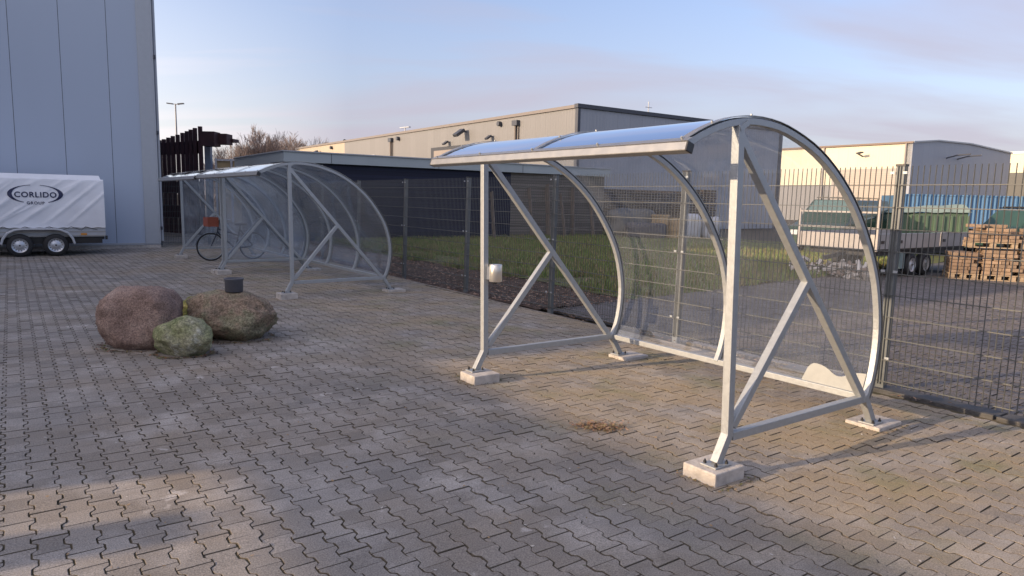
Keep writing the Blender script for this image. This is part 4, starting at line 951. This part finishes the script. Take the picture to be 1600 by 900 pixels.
# heap of pale rubble below its front board
rb = MB(); q = random.Random(4)
for _ in range(120):
    p = Vector((q.uniform(-.95, .95), q.gauss(0, .10), q.uniform(0.03, .34)))
    mtx = Matrix.Rotation(q.uniform(0, 3), 3, 'X') @ Matrix.Rotation(q.uniform(0, 3), 3, 'Z'); rb.box(p, q.uniform(.05, .35), q.uniform(.03, .10), q.uniform(.02, .08), mtx, q.randrange(3))
o = rb.build('rubble_heap', [mat('rubble_pale', (0.36, 0.32, 0.28), .9, var=.2), mat('rubble_brown', (0.20, 0.15, 0.12), .9), mat('rubble_light', (0.5, 0.46, 0.42), .9)], loc=(7.72, 16.9, 0)); o.rotation_euler.z = FA
tag(o, 'low heap of pale rubble and offcuts at the front of the flatbed trailer', 'rubble')

# ------------------------------------------------------------------ vehicles in the yard
GLASS = mat('car_glass', (0.03, 0.05, 0.05), 0.08, 0, spec=0.8)
def vehicle(name, loc, rz, prof, width, body, windows, wheels, label, wr=0.33, extras=None):
    root = empty(name, loc, rz, label, 'car'); b = MB()
    # tapered body: the upper profile narrows
    n = len(prof); hw = width / 2
    def ins(z): return hw * (1 - 0.16 * max(0, (z - 1.0)) / 0.9)
    vs = [(x, -ins(z), z) for x, z in prof] + [(x, ins(z), z) for x, z in prof]
    b.add(vs, [tuple(range(n))[::-1], tuple(range(n, 2 * n))] + [(i, (i + 1) % n, n + (i + 1) % n, n + i) for i in range(n)])
    b.build('body', body, root, bevel=.05, fixn=True)
    for poly in windows:  # side windows both sides
        for s in (-1, 1):
            w = MB(); vs = [(x, s * (ins(z) + 0.006), z) for x, z in poly] + [(x, s * (ins(z) - 0.02), z) for x, z in poly]; m_ = len(poly)
            w.add(vs, [tuple(range(m_)), tuple(range(m_, 2 * m_))[::-1]] + [(i, (i + 1) % m_, m_ + (i + 1) % m_, m_ + i) for i in range(m_)]); w.build('side_window', GLASS, root, fixn=True)
    for (xa, xb) in wheels:
        for s in (-1, 1): wheel(root, xa, s * (hw - 0.08), wr, 0.2, s, spokes=5)
    if extras: extras(root, hw, ins)
    return root
GRN = mat('dark_green_paint', (0.022, 0.050, 0.035), 0.3, 0.2, var=.1, scale=2); GRN2 = mat('green_grey_paint', (0.035, 0.075, 0.06), 0.3, .2, var=.1, scale=2)
def van_x(root, hw, ins):
    b = MB(); A = [(-1.62, 1.12), (-0.72, 1.86)]
    vs = []
    for (x, z) in A: vs += [(x - .02, -ins(z) + .10, z + .02), (x - .02, ins(z) - .10, z + .02)]
    b.add(vs, [(0, 1, 3, 2)]); b.add([(v[0] + .03, v[1], v[2] - .03) for v in vs], [(2, 3, 1, 0)]); b.build('windscreen', mat('screen_glass', (0.10, 0.16, 0.15), .1, spec=.8), root)
    for y in (-.6, .6):
        b = MB(); b.bx(-2.36, -2.28, y - .12, y + .12, .7, .86); b.build('headlight', mat('lamp_glass', (0.6, 0.6, 0.6), .2), root)
    for x in (-.4, .5, 1.3):
        b = MB(); b.bar((x, -.75, 1.98), (x, .75, 1.98), .04, .04); b.bar((x, -.7, 1.88), (x, -.7, 1.99), .03, .03); b.bar((x, .7, 1.88), (x, .7, 1.99), .03, .03); b.build('roof_bar', BLACK, root)
van = vehicle('parked_van', (11.7, 25.0, 0), 0.75, [(-2.32, .35), (-2.32, .82), (-2.2, .98), (-1.68, 1.12), (-0.70, 1.90), (2.2, 1.92), (2.3, 1.2), (2.32, .35)], 1.8, GRN,
        [[(-1.35, 1.18), (-.72, 1.72), (-.1, 1.75), (-.1, 1.18)], [(0, 1.18), (0, 1.75), (1.0, 1.75), (1.0, 1.18)], [(1.1, 1.18), (1.1, 1.75), (2.0, 1.72), (2.0, 1.2)]], [(-1.5, 0), (1.45, 0)], 'dark green van with a sloping windscreen parked behind the flatbed trailer', extras=van_x)
def suv_x(root, hw, ins):
    b = MB(); vs = [(-0.98, -.66, 1.12), (-0.98, .66, 1.12), (-0.50, .60, 1.60), (-0.50, -.60, 1.60)]
    b.add(vs, [(0, 1, 2, 3)]); b.add([(v[0] + .03, v[1], v[2] - .03) for v in vs], [(3, 2, 1, 0)]); b.build('windscreen', mat('suv_screen', (0.35, 0.40, 0.42), .1, spec=.9), root)
    for y in (-.62, .62):
        b = MB(); b.lathe([(0, -.03), (.09, -.03), (.10, 0)], (-2.24, y, .86), 'X', 14); b.build('headlight', mat('head_lamp', (0.7, 0.7, 0.7), .2), root)
        b = MB(); b.bar((-.55, y, 1.74), (1.9, y, 1.74), .04, .04); b.build('roof_rail', BLACK, root)
    b = MB()
    for k in range(5): b.bar((-.4 + .5 * k, -.62, 1.78), (-.4 + .5 * k, .62, 1.78), .04, .04)
    b.build('roof_rack', BLACK, root)
    b = MB(); b.bx(-2.32, -2.22, -.45, .45, .62, .98); b.build('grille', BLACK, root)
suv = vehicle('parked_offroader', (18.7, 25.6, 0), 0.15, [(-2.25, .4), (-2.27, .95), (-1.05, 1.08), (-.52, 1.66), (2.1, 1.68), (2.2, .95), (2.2, .4)], 1.75, GRN2,
        [[(-.75, 1.14), (-.45, 1.55), (.3, 1.57), (.3, 1.14)], [(.4, 1.14), (.4, 1.57), (1.2, 1.57), (1.2, 1.14)], [(1.3, 1.14), (1.3, 1.56), (1.95, 1.54), (1.95, 1.14)]], [(-1.45, 0), (1.4, 0)], 'dark green off-roader with a roof rack facing left beyond the paving stacks', extras=suv_x)

# green skip
sk = empty('green_skip', (15.2, 26.2, 0), -0.2, 'ribbed green steel skip with a sagging sheet on top, behind the flatbed trailer', 'skip')
SKG = mat('skip_green', (0.085, 0.135, 0.085), 0.6, 0.0, color2=(0.06, 0.10, 0.075), scale=2); SKT = mat('skip_sheet', (0.22, 0.28, 0.24), .7, var=.15, scale=2, bump=.4, bscale=6)
b = MB(); b.prism([(-1.35, .15), (1.1, .15), (1.3, .5), (1.3, 1.55), (-1.55, 1.45), (-1.55, .5)], (0, -0.8, 0), (1, 0, 0), (0, 0, 1), (0, 1, 0), 1.7); b.build('tub', SKG, sk, bevel=.02, fixn=True)
for k in range(11):
    b = MB(); x = -1.45 + k * 0.27; b.bx(x, x + .08, -0.87, -0.805, .3, 1.42); b.build('rib', SKG, sk, bevel=.01)
b = MB(); vs = []; 
for i in range(15):
    for j in range(9):
        x = -1.6 + 2.95 * i / 14; y = -.9 + 1.9 * j / 8; z = 1.50 + .30 * math.sin(math.pi * j / 8) * (0.45 + .55 * i / 14) + .04 * noise.noise(Vector((x * 2, y * 2, 0))); vs.append((x, y, z + .05 * i / 14))
b.add(vs, [(i * 9 + j, (i + 1) * 9 + j, (i + 1) * 9 + j + 1, i * 9 + j + 1) for i in range(14) for j in range(8)], 0, True); b.build('cover_sheet', SKT, sk, fixn=True)

# blue containers
BLU = clad('container_blue', (0.085, 0.19, 0.34), 6.2, 0.28, 'X', rough=0.5, seam=.05, seamcol=.6, ribh=.03, var=.05)
BLU2 = clad('container_blue_pale', (0.12, 0.24, 0.38), 6.2, 0.28, 'X', rough=0.5, seam=.05, seamcol=.6, ribh=.03, var=.05)
for (x, m_, lb_) in ((26.0, BLU, 'bright blue container behind the green skip'), (34.1, BLU2, 'paler blue container at the right behind the off-roader')):
    cn = empty('shipping_container', (x, 47.3, 0), 0.02, lb_, 'container', 'blue containers at the back of the yard')
    b = MB(); b.bx(0, 8, 0, 2.4, .12, 2.5); b.build('shell', m_, cn)
    for (xx) in (0, 8): b = MB(); b.bx(xx - .06, xx + .06, -.03, .1, 0.02, 2.54); b.build('corner_post', m_, cn)
    b = MB(); b.bx(0, 8, -.03, .1, 2.5, 2.6); b.bx(0, 8, -.03, .1, .02, .14); b.build('rail', m_, cn)

# ------------------------------------------------------------------ paving stone stacks on pallets
STO = [mat('stack_stone_tan', (0.21, 0.15, 0.105), .9, var=.2, scale=6), mat('stack_stone_brown', (0.19, 0.13, 0.09), .9, var=.2, scale=6), mat('stack_stone_light', (0.27, 0.19, 0.13), .9, var=.3, scale=6)]
PALW = mat('pallet_wood', (0.31, 0.235, 0.16), .85, var=.25, scale=5, stretch=(1, 8, 8))
def pallet(root, w, d, z):
    p = MB()
    for x in (0.07, w / 2, w - .07):
        for y in (0.07, d / 2, d - .07): p.box((x, y, z + .07), .12, .12, .085)
    for y in [0.05 + (d - .1) * k / 6 for k in range(7)]: p.box((w / 2, y, z + .13), w, .085, .022)
    for y in (.05, d / 2, d - .05): p.box((w / 2, y, z + .012), w, .09, .022)
    return p.build('pallet', PALW, root)
def stone_stack(name, loc, rz, label, w, d, h, seed, z0=0.0, ragged=0.0, mi=(0, 1, 2), par=None):
    root = empty(name, loc, rz, label, 'stone stack', 'stacks of old paving stones'); pallet(root, w, d, z0)
    b = MB(); q = random.Random(seed); rows = int(h / .085); z = z0 + .145
    for r_ in range(rows):
        f = r_ / max(1, rows - 1); y = .02
        while y < d - .1:
            x = .02 + ragged * f * q.random() * .5
            while x < w - .12 - ragged * f * q.uniform(0, .3):
                L_ = q.choice((.2, .17, .24))
                if not (ragged and f > .5 and q.random() < .25):
                    b.box((x + L_ / 2 + q.uniform(-.012, .012), y + .06 + q.uniform(-.02, .02), z + .04), L_ - .012, .115, .076, Matrix.Rotation(q.uniform(-.06, .06) * (1 + 3 * ragged), 3, 'Z'), q.choice(mi))
                x += L_
            y += .125
        z += .083
    b.build('stones', STO, root, bevel=.006); return root
PA = -0.40
px_ = Vector((math.cos(PA), math.sin(PA), 0)); py_ = Vector((-math.sin(PA), math.cos(PA), 0)); P0 = Vector((10.62, 16.9, -0.01))
stone_stack('paving_stack', P0, PA, 'lower left stack of brown paving stones on a pallet by the flatbed wheels', .62, 1.0, .56, 1, mi=(1, 1, 0))
stone_stack('paving_stack', P0 + px_ * .66, PA, 'lower tan stack of paving stones on a pallet, sunlit', .72, 1.0, .60, 2, mi=(0, 2, 2))
stone_stack('paving_stack', P0 + px_ * 1.42 + py_ * .1, PA, 'darker paving stone stack at the right edge of the yard', 1.0, 1.0, .60, 6, mi=(1, 1, 0))
stone_stack('paving_stack', P0 + px_ * .36 + py_ * .06 + Vector((0, 0, .77)), PA, 'loose crumbling pile of paving stones on top of the lower stacks', 1.0, .8, .46, 3, ragged=.9, mi=(0, 2, 2, 1))
stone_stack('paving_stack', P0 + px_ * 1.42 + py_ * .16 + Vector((0, 0, .77)), PA, 'upper right stack of tan paving stones beside the crumbling pile', .9, .8, .42, 4, ragged=.2, mi=(0, 2))

# ------------------------------------------------------------------ stored goods along the warehouse gable
C = Vector((3.5, 40, 0)) - F0; cu, cv = C.dot(fd), C.dot(fn)
DK = [mat('old_pallet_dark', (0.03, 0.022, 0.02), .9, var=.3, scale=4), mat('old_pallet_brown', (0.07, 0.045, 0.035), .9, var=.3, scale=4)]
locs = ['leftmost, next to the boarded shed end', 'second from the shed', 'third from the shed', 'behind the grey heap', 'behind the tan crates', 'behind the white sacks', 'rightmost of the row']
q = random.Random(2)
for k in range(7):
    root = empty('pallet_stack', W(cu + 1.2, cv + 0.6 + k * 1.28), FA, 'stack of dark pallets by the warehouse, ' + locs[k], 'pallet stack', 'stacks of empty pallets')
    n = 16 + (k == 6) * 1
    for r_ in range(n):
        b = MB(); z = r_ * .148; ox, oy = q.uniform(-.04, .04), q.uniform(-.04, .04)
        for y in (0.06, .6, 1.14): b.box((.5 + ox, y + oy, z + .065), 1.0, .1, .085, mi=0)
        for x in (.05, .27, .5, .73, .95): b.box((x + ox, .6 + oy, z + .13), .1, 1.2, .022, mi=1)
        b.build('pallet', DK, root)
def lump(name, loc, dims, m, label, cat, seed=1, rz=0, group=None):
    bm = bmesh.new(); bmesh.ops.create_cube(bm, size=1); bmesh.ops.subdivide_edges(bm, edges=bm.edges, cuts=7, use_grid_fill=True)
    for v in bm.verts:
        p = v.co * 2; s = (abs(p.x) ** 5 + abs(p.y) ** 5 + abs(p.z) ** 5) ** (1 / 5) / max(abs(p.x), abs(p.y), abs(p.z)); p = p / s
        p *= 1 + .14 * noise.noise(p * 1.7 + Vector((seed * 9, 0, 0))); v.co = Vector((p.x * dims[0] / 2, p.y * dims[1] / 2, (p.z + 1) * dims[2] / 2))
    for f in bm.faces: f.smooth = True
    me = bpy.data.meshes.new(name); bm.to_mesh(me); bm.free(); me.materials.append(m); o = bpy.data.objects.new(name, me); col.objects.link(o); o.location = loc; o.rotation_euler.z = rz
    return tag(o, label, cat, group)
p = pix(985, 350, 34.5); lump('tarp_heap', (p.x, p.y, 0), (2.4, 1.4, 1.35), mat('grey_tarp', (0.09, 0.093, 0.10), .7, var=.3, scale=3, bump=.6, bscale=8), 'heap under a crumpled grey sheet in front of the pallets', 'heap', 3)
p = pix(1008, 352, 33.3); lump('rubble_bag', (p.x, p.y, 0), (1.9, 1.0, .72), mat('grey_mix', (0.10, 0.085, 0.085), .8, color2=(.1, .09, .09), scale=7), 'low grey heap of scrap beside the sheeted heap', 'heap', 5)
p = pix(1078, 350, 33.5); WS = mat('white_sack', (0.42, 0.42, 0.44), .6, var=.08, scale=3, bump=.3, bscale=8)
lump('bulk_bag', (p.x + .05, p.y, 0), (.9, .9, 1.15), WS, 'white bulk bag left of the fence post in front of the pallets', 'bulk bag', 7, group='white bulk bags'); lump('bulk_bag', (p.x + 1.0, p.y + .2, 0), (.9, .9, 1.05), WS, 'white bulk bag right of the other white bag', 'bulk bag', 8, group='white bulk bags')
TN = mat('crate_tan', (0.33, 0.23, 0.12), .8, var=.2, scale=4)
for (x, hh_, lb_) in ((1032, 1.15, 'tan wooden crate beside the grey heaps'), (1052, 1.0, 'tan wooden crate beside the white bulk bags')):
    p = pix(x, 350, 33.6); r_ = empty('wooden_crate', (p.x, p.y, 0), -.3, lb_, 'crate', 'tan crates'); b = MB(); b.bx(-.38, .38, -.35, .35, .08, hh_ - .06); b.build('case', TN, r_)
    for z in (.02, .34, .66, hh_ - .12): b = MB(); b.bx(-.41, .41, -.38, .38, z, z + .08); b.build('slat', TN, r_)
p = pix(962, 345, 35.2); lump('red_drum_heap', (p.x, p.y, 0), (.8, .7, 1.25), mat('dull_red', (0.28, 0.075, 0.055), .7, var=.3, scale=5), 'dull red bundle left of the sheeted heap', 'bundle', 11)

# ------------------------------------------------------------------ bicycles in the shelters
def bicycle():
    r_ = empty('bicycle', (0, 0, 0), 0, 'x', 'bicycle')
    FR = mat('bike_frame', (0.03, 0.035, 0.05), .35, .3)
    for x in (-.53, .53):
        b = MB(); n = 40
        b.tube([(x + .335 * math.cos(2 * math.pi * k / n), 0, .35 + .335 * math.sin(2 * math.pi * k / n)) for k in range(n + 1)], .019, 8, caps=False)
        w = b.build('wheel', RUBBER, r_)
        b = MB(); b.tube([(x + .31 * math.cos(2 * math.pi * k / n), 0, .35 + .31 * math.sin(2 * math.pi * k / n)) for k in range(n + 1)], .009, 6, caps=False)
        for k in range(18): t = 2 * math.pi * k / 18; b.tube([(x, .02 * (-1) ** k, .35), (x + .31 * math.cos(t), 0, .35 + .31 * math.sin(t))], .0016, 3)
        b.cyl((x, -.04, .35), (x, .04, .35), .022, 10); b.build('rim', GALV, w)
        b = MB(); vs = []
        for k in range(13):
            t = math.pi * (0.05 + .85 * k / 12); rr_ = .365
            for yy in (-.026, .026): vs.append((x + rr_ * math.cos(t), yy, .35 + rr_ * math.sin(t)))
        b.add(vs, [(2 * k, 2 * k + 1, 2 * k + 3, 2 * k + 2) for k in range(12)]); b.build('mudguard', FR, w)
    b = MB(); bb_ = (-.08, 0, .29); st = (-.2, 0, .78); hd = (.33, 0, .88); hb = (.36, 0, .72)
    for a_, c2 in ((bb_, st), (bb_, hb), (hd, hb), ((-.17, 0, .62), (.345, 0, .80)), (bb_, (-.53, 0, .35)), (st, (-.53, 0, .35)), (hb, (.53, 0, .35)), (hd, (.31, 0, 1.02))): b.tube([a_, c2], .017, 8)
    b.build('frame', FR, r_)
    b = MB(); b.tube([(.12, -.28, 1.03), (.30, -.24, 1.06), (.32, 0, 1.02), (.30, .24, 1.06), (.12, .28, 1.03)], .012, 8); b.build('handlebar', GALV, r_)
    b = MB(); b.tube([st, (-.22, 0, .88)], .013, 8); b.prism([(-.13, -.09), (-.13, .09), (0, .05), (.14, .015), (.14, -.015), (0, -.05)], (-.22, 0, .88), (1, 0, 0), (0, 1, 0), (0, 0, 1), .05); b.build('saddle', BLACK, r_, fixn=True)
    b = MB(); b.cyl((-.08, -.07, .29), (-.08, .07, .29), .05, 14); b.bar((-.08, .07, .29), (.04, .07, .17), .02, .015); b.bar((-.08, -.07, .29), (-.2, -.07, .41), .02, .015); b.bx(0, .09, .08, .17, .155, .18); b.bx(-.25, -.16, -.17, -.08, .395, .42); b.build('cranks', GALV, r_)
    OR = mat('orange_plastic', (0.24, 0.055, 0.025), .5, var=.1); b = MB(); b.bx(.38, .64, -.17, .17, .86, .88)
    for (x0, x1, y0, y1) in ((.38, .40, -.17, .17), (.62, .64, -.17, .17), (.40, .62, -.17, -.15), (.40, .62, .15, .17)): b.bx(x0, x1, y0, y1, .88, 1.09)
    b.build('crate', OR, r_); return r_
bk = bicycle(); d3 = Vector((-math.sin(-.9471), math.cos(-.9471), 0)); l3 = Vector((-math.cos(-.9471), -math.sin(-.9471), 0)); S3 = Vector((-6.13, 14.726, 0))
bk.location = S3 + l3 * 3.1 + d3 * 0.95; bk.rotation_euler.z = math.atan2(-d3.y, -d3.x) + .1; bk['label'] = 'bicycle with an orange front crate in the farthest shelter'
#  b2.location = S3 + l3 * 1.2 + d3 * 1.0; b2.rotation_euler.z = math.atan2(-d3.y, -d3.x) - .15; b2['label'] = 'bicycle with an orange crate seen blurred through the middle shelter'

# ------------------------------------------------------------------ unseen blockers added out of shot to the left to cast the long shade
SHV = -3.15
dvs = abs(SUN_AZ.dot(fn))
def shade_v(dist_v): return SHV - dist_v
h_ = 3.4; back = h_ / math.tan(SUN_EL) * dvs; vc = SHV - back
caster = bld('shade_wall', 0, 0, 'unseen wall added on the left, slotted to shape the shade and light patches', 'wall')
b = MB(); W0, W1 = vc - .3, vc
b.bx(-9, -3.45, W0, W1, 0, h_); b.bx(-1.6, 60, W0, W1, 0, h_)
b.bx(-3.45, -1.6, W0, W1, 0, h_ - .99); b.bx(-3.45, -1.6, W0, W1, h_ - .58, h_)  # openings shaped to drop sun patches on the left foreground
b.bx(-2.80, -2.50, W0, W1, h_ - .99, h_ - .72); b.bx(-2.3, -1.6, W0, W1, h_ - .99, h_ - .92)
b.build('wall', HALLM, caster)
side = bld('shade_block', 0, 0, 'unseen tall block added beside the slotted wall to shade the far shelters')
b = MB(); b.bx(-70, -9.01, vc - 14, vc, 0, 7.5); b.build('wall', HALLM, side)  # added tall blocker, keeps the far shelters out of the sun
b = MB(); b.bx(-70.1, -8.95, vc - 14.1, vc + .05, 7.5, 7.55); b.build('roof', TRIMD, side)

# loose bits lying on the paving
CH = [mat('chip_pale', (0.45, 0.42, 0.38), .9), mat('chip_leaf', (0.3, 0.2, 0.1), .9)]
def cs(rng):
    p = W(rng.uniform(-9, 2.5), rng.uniform(-6.5, -.3)); p.z = .003; return p
scatter_cards('grit', 900, cs, (0.004, 0.012), CH, 'small stone chips and leaf scraps lying on the paving', 'grit', blade=False, seed=31)

def heap_(rng):
    return Vector((0.67 + rng.gauss(0, .09), 5.05 + rng.gauss(0, .05), abs(rng.gauss(0, .012))))
scatter_cards('dirt_heap', 900, heap_, (0.004, 0.016), [LF[0], LF[2], CH[1], MOSS2], 'small heap of crumbled dirt and leaves on the paving in front of the near shelter', 'dirt', blade=False, seed=41)

def base_(rng):
    cx, cy, rx, ry = rng.choice(((-4.07, 7.56, .40, .36), (-3.28, 8.08, .46, .34), (-3.44, 7.18, .28, .22), (-3.9, 8.6, .25, .22)))
    t = rng.uniform(0, 6.283); k = 1 + abs(rng.gauss(0, .12)) - .06
    return Vector((cx + rx * k * math.cos(t), cy + ry * k * math.sin(t), .004))
scatter_cards('boulder_litter', 1500, base_, (0.006, 0.022), [LF[0], LF[1], LF[3], MOSS, MOSS2], 'dirt, moss and dead leaves gathered round the feet of the boulders', 'leaves', blade=False, seed=51)
def slab_(rng):
    l_ = rng.choice((0, 1)) * 2 * PITCHB; c = Vector((1.356, 4.191, 0)) + ld * l_ + dd * rng.choice((-.085, DEP + .24)); sd = rng.choice((-1, 1))
    a_, b_ = rng.uniform(-.17, .17), sd * (.15 + abs(rng.gauss(0, .02)))
    if rng.random() < .5: a_, b_ = b_, a_
    q = c + ld * a_ + dd * b_; return Vector((q.x, q.y, .003))
scatter_cards('slab_litter', 900, slab_, (0.004, 0.012), [MOSS2, LF[3], CH[1], MOSS], 'grit and moss lying along the edges of the concrete foot slabs', 'grit', blade=False, seed=52)
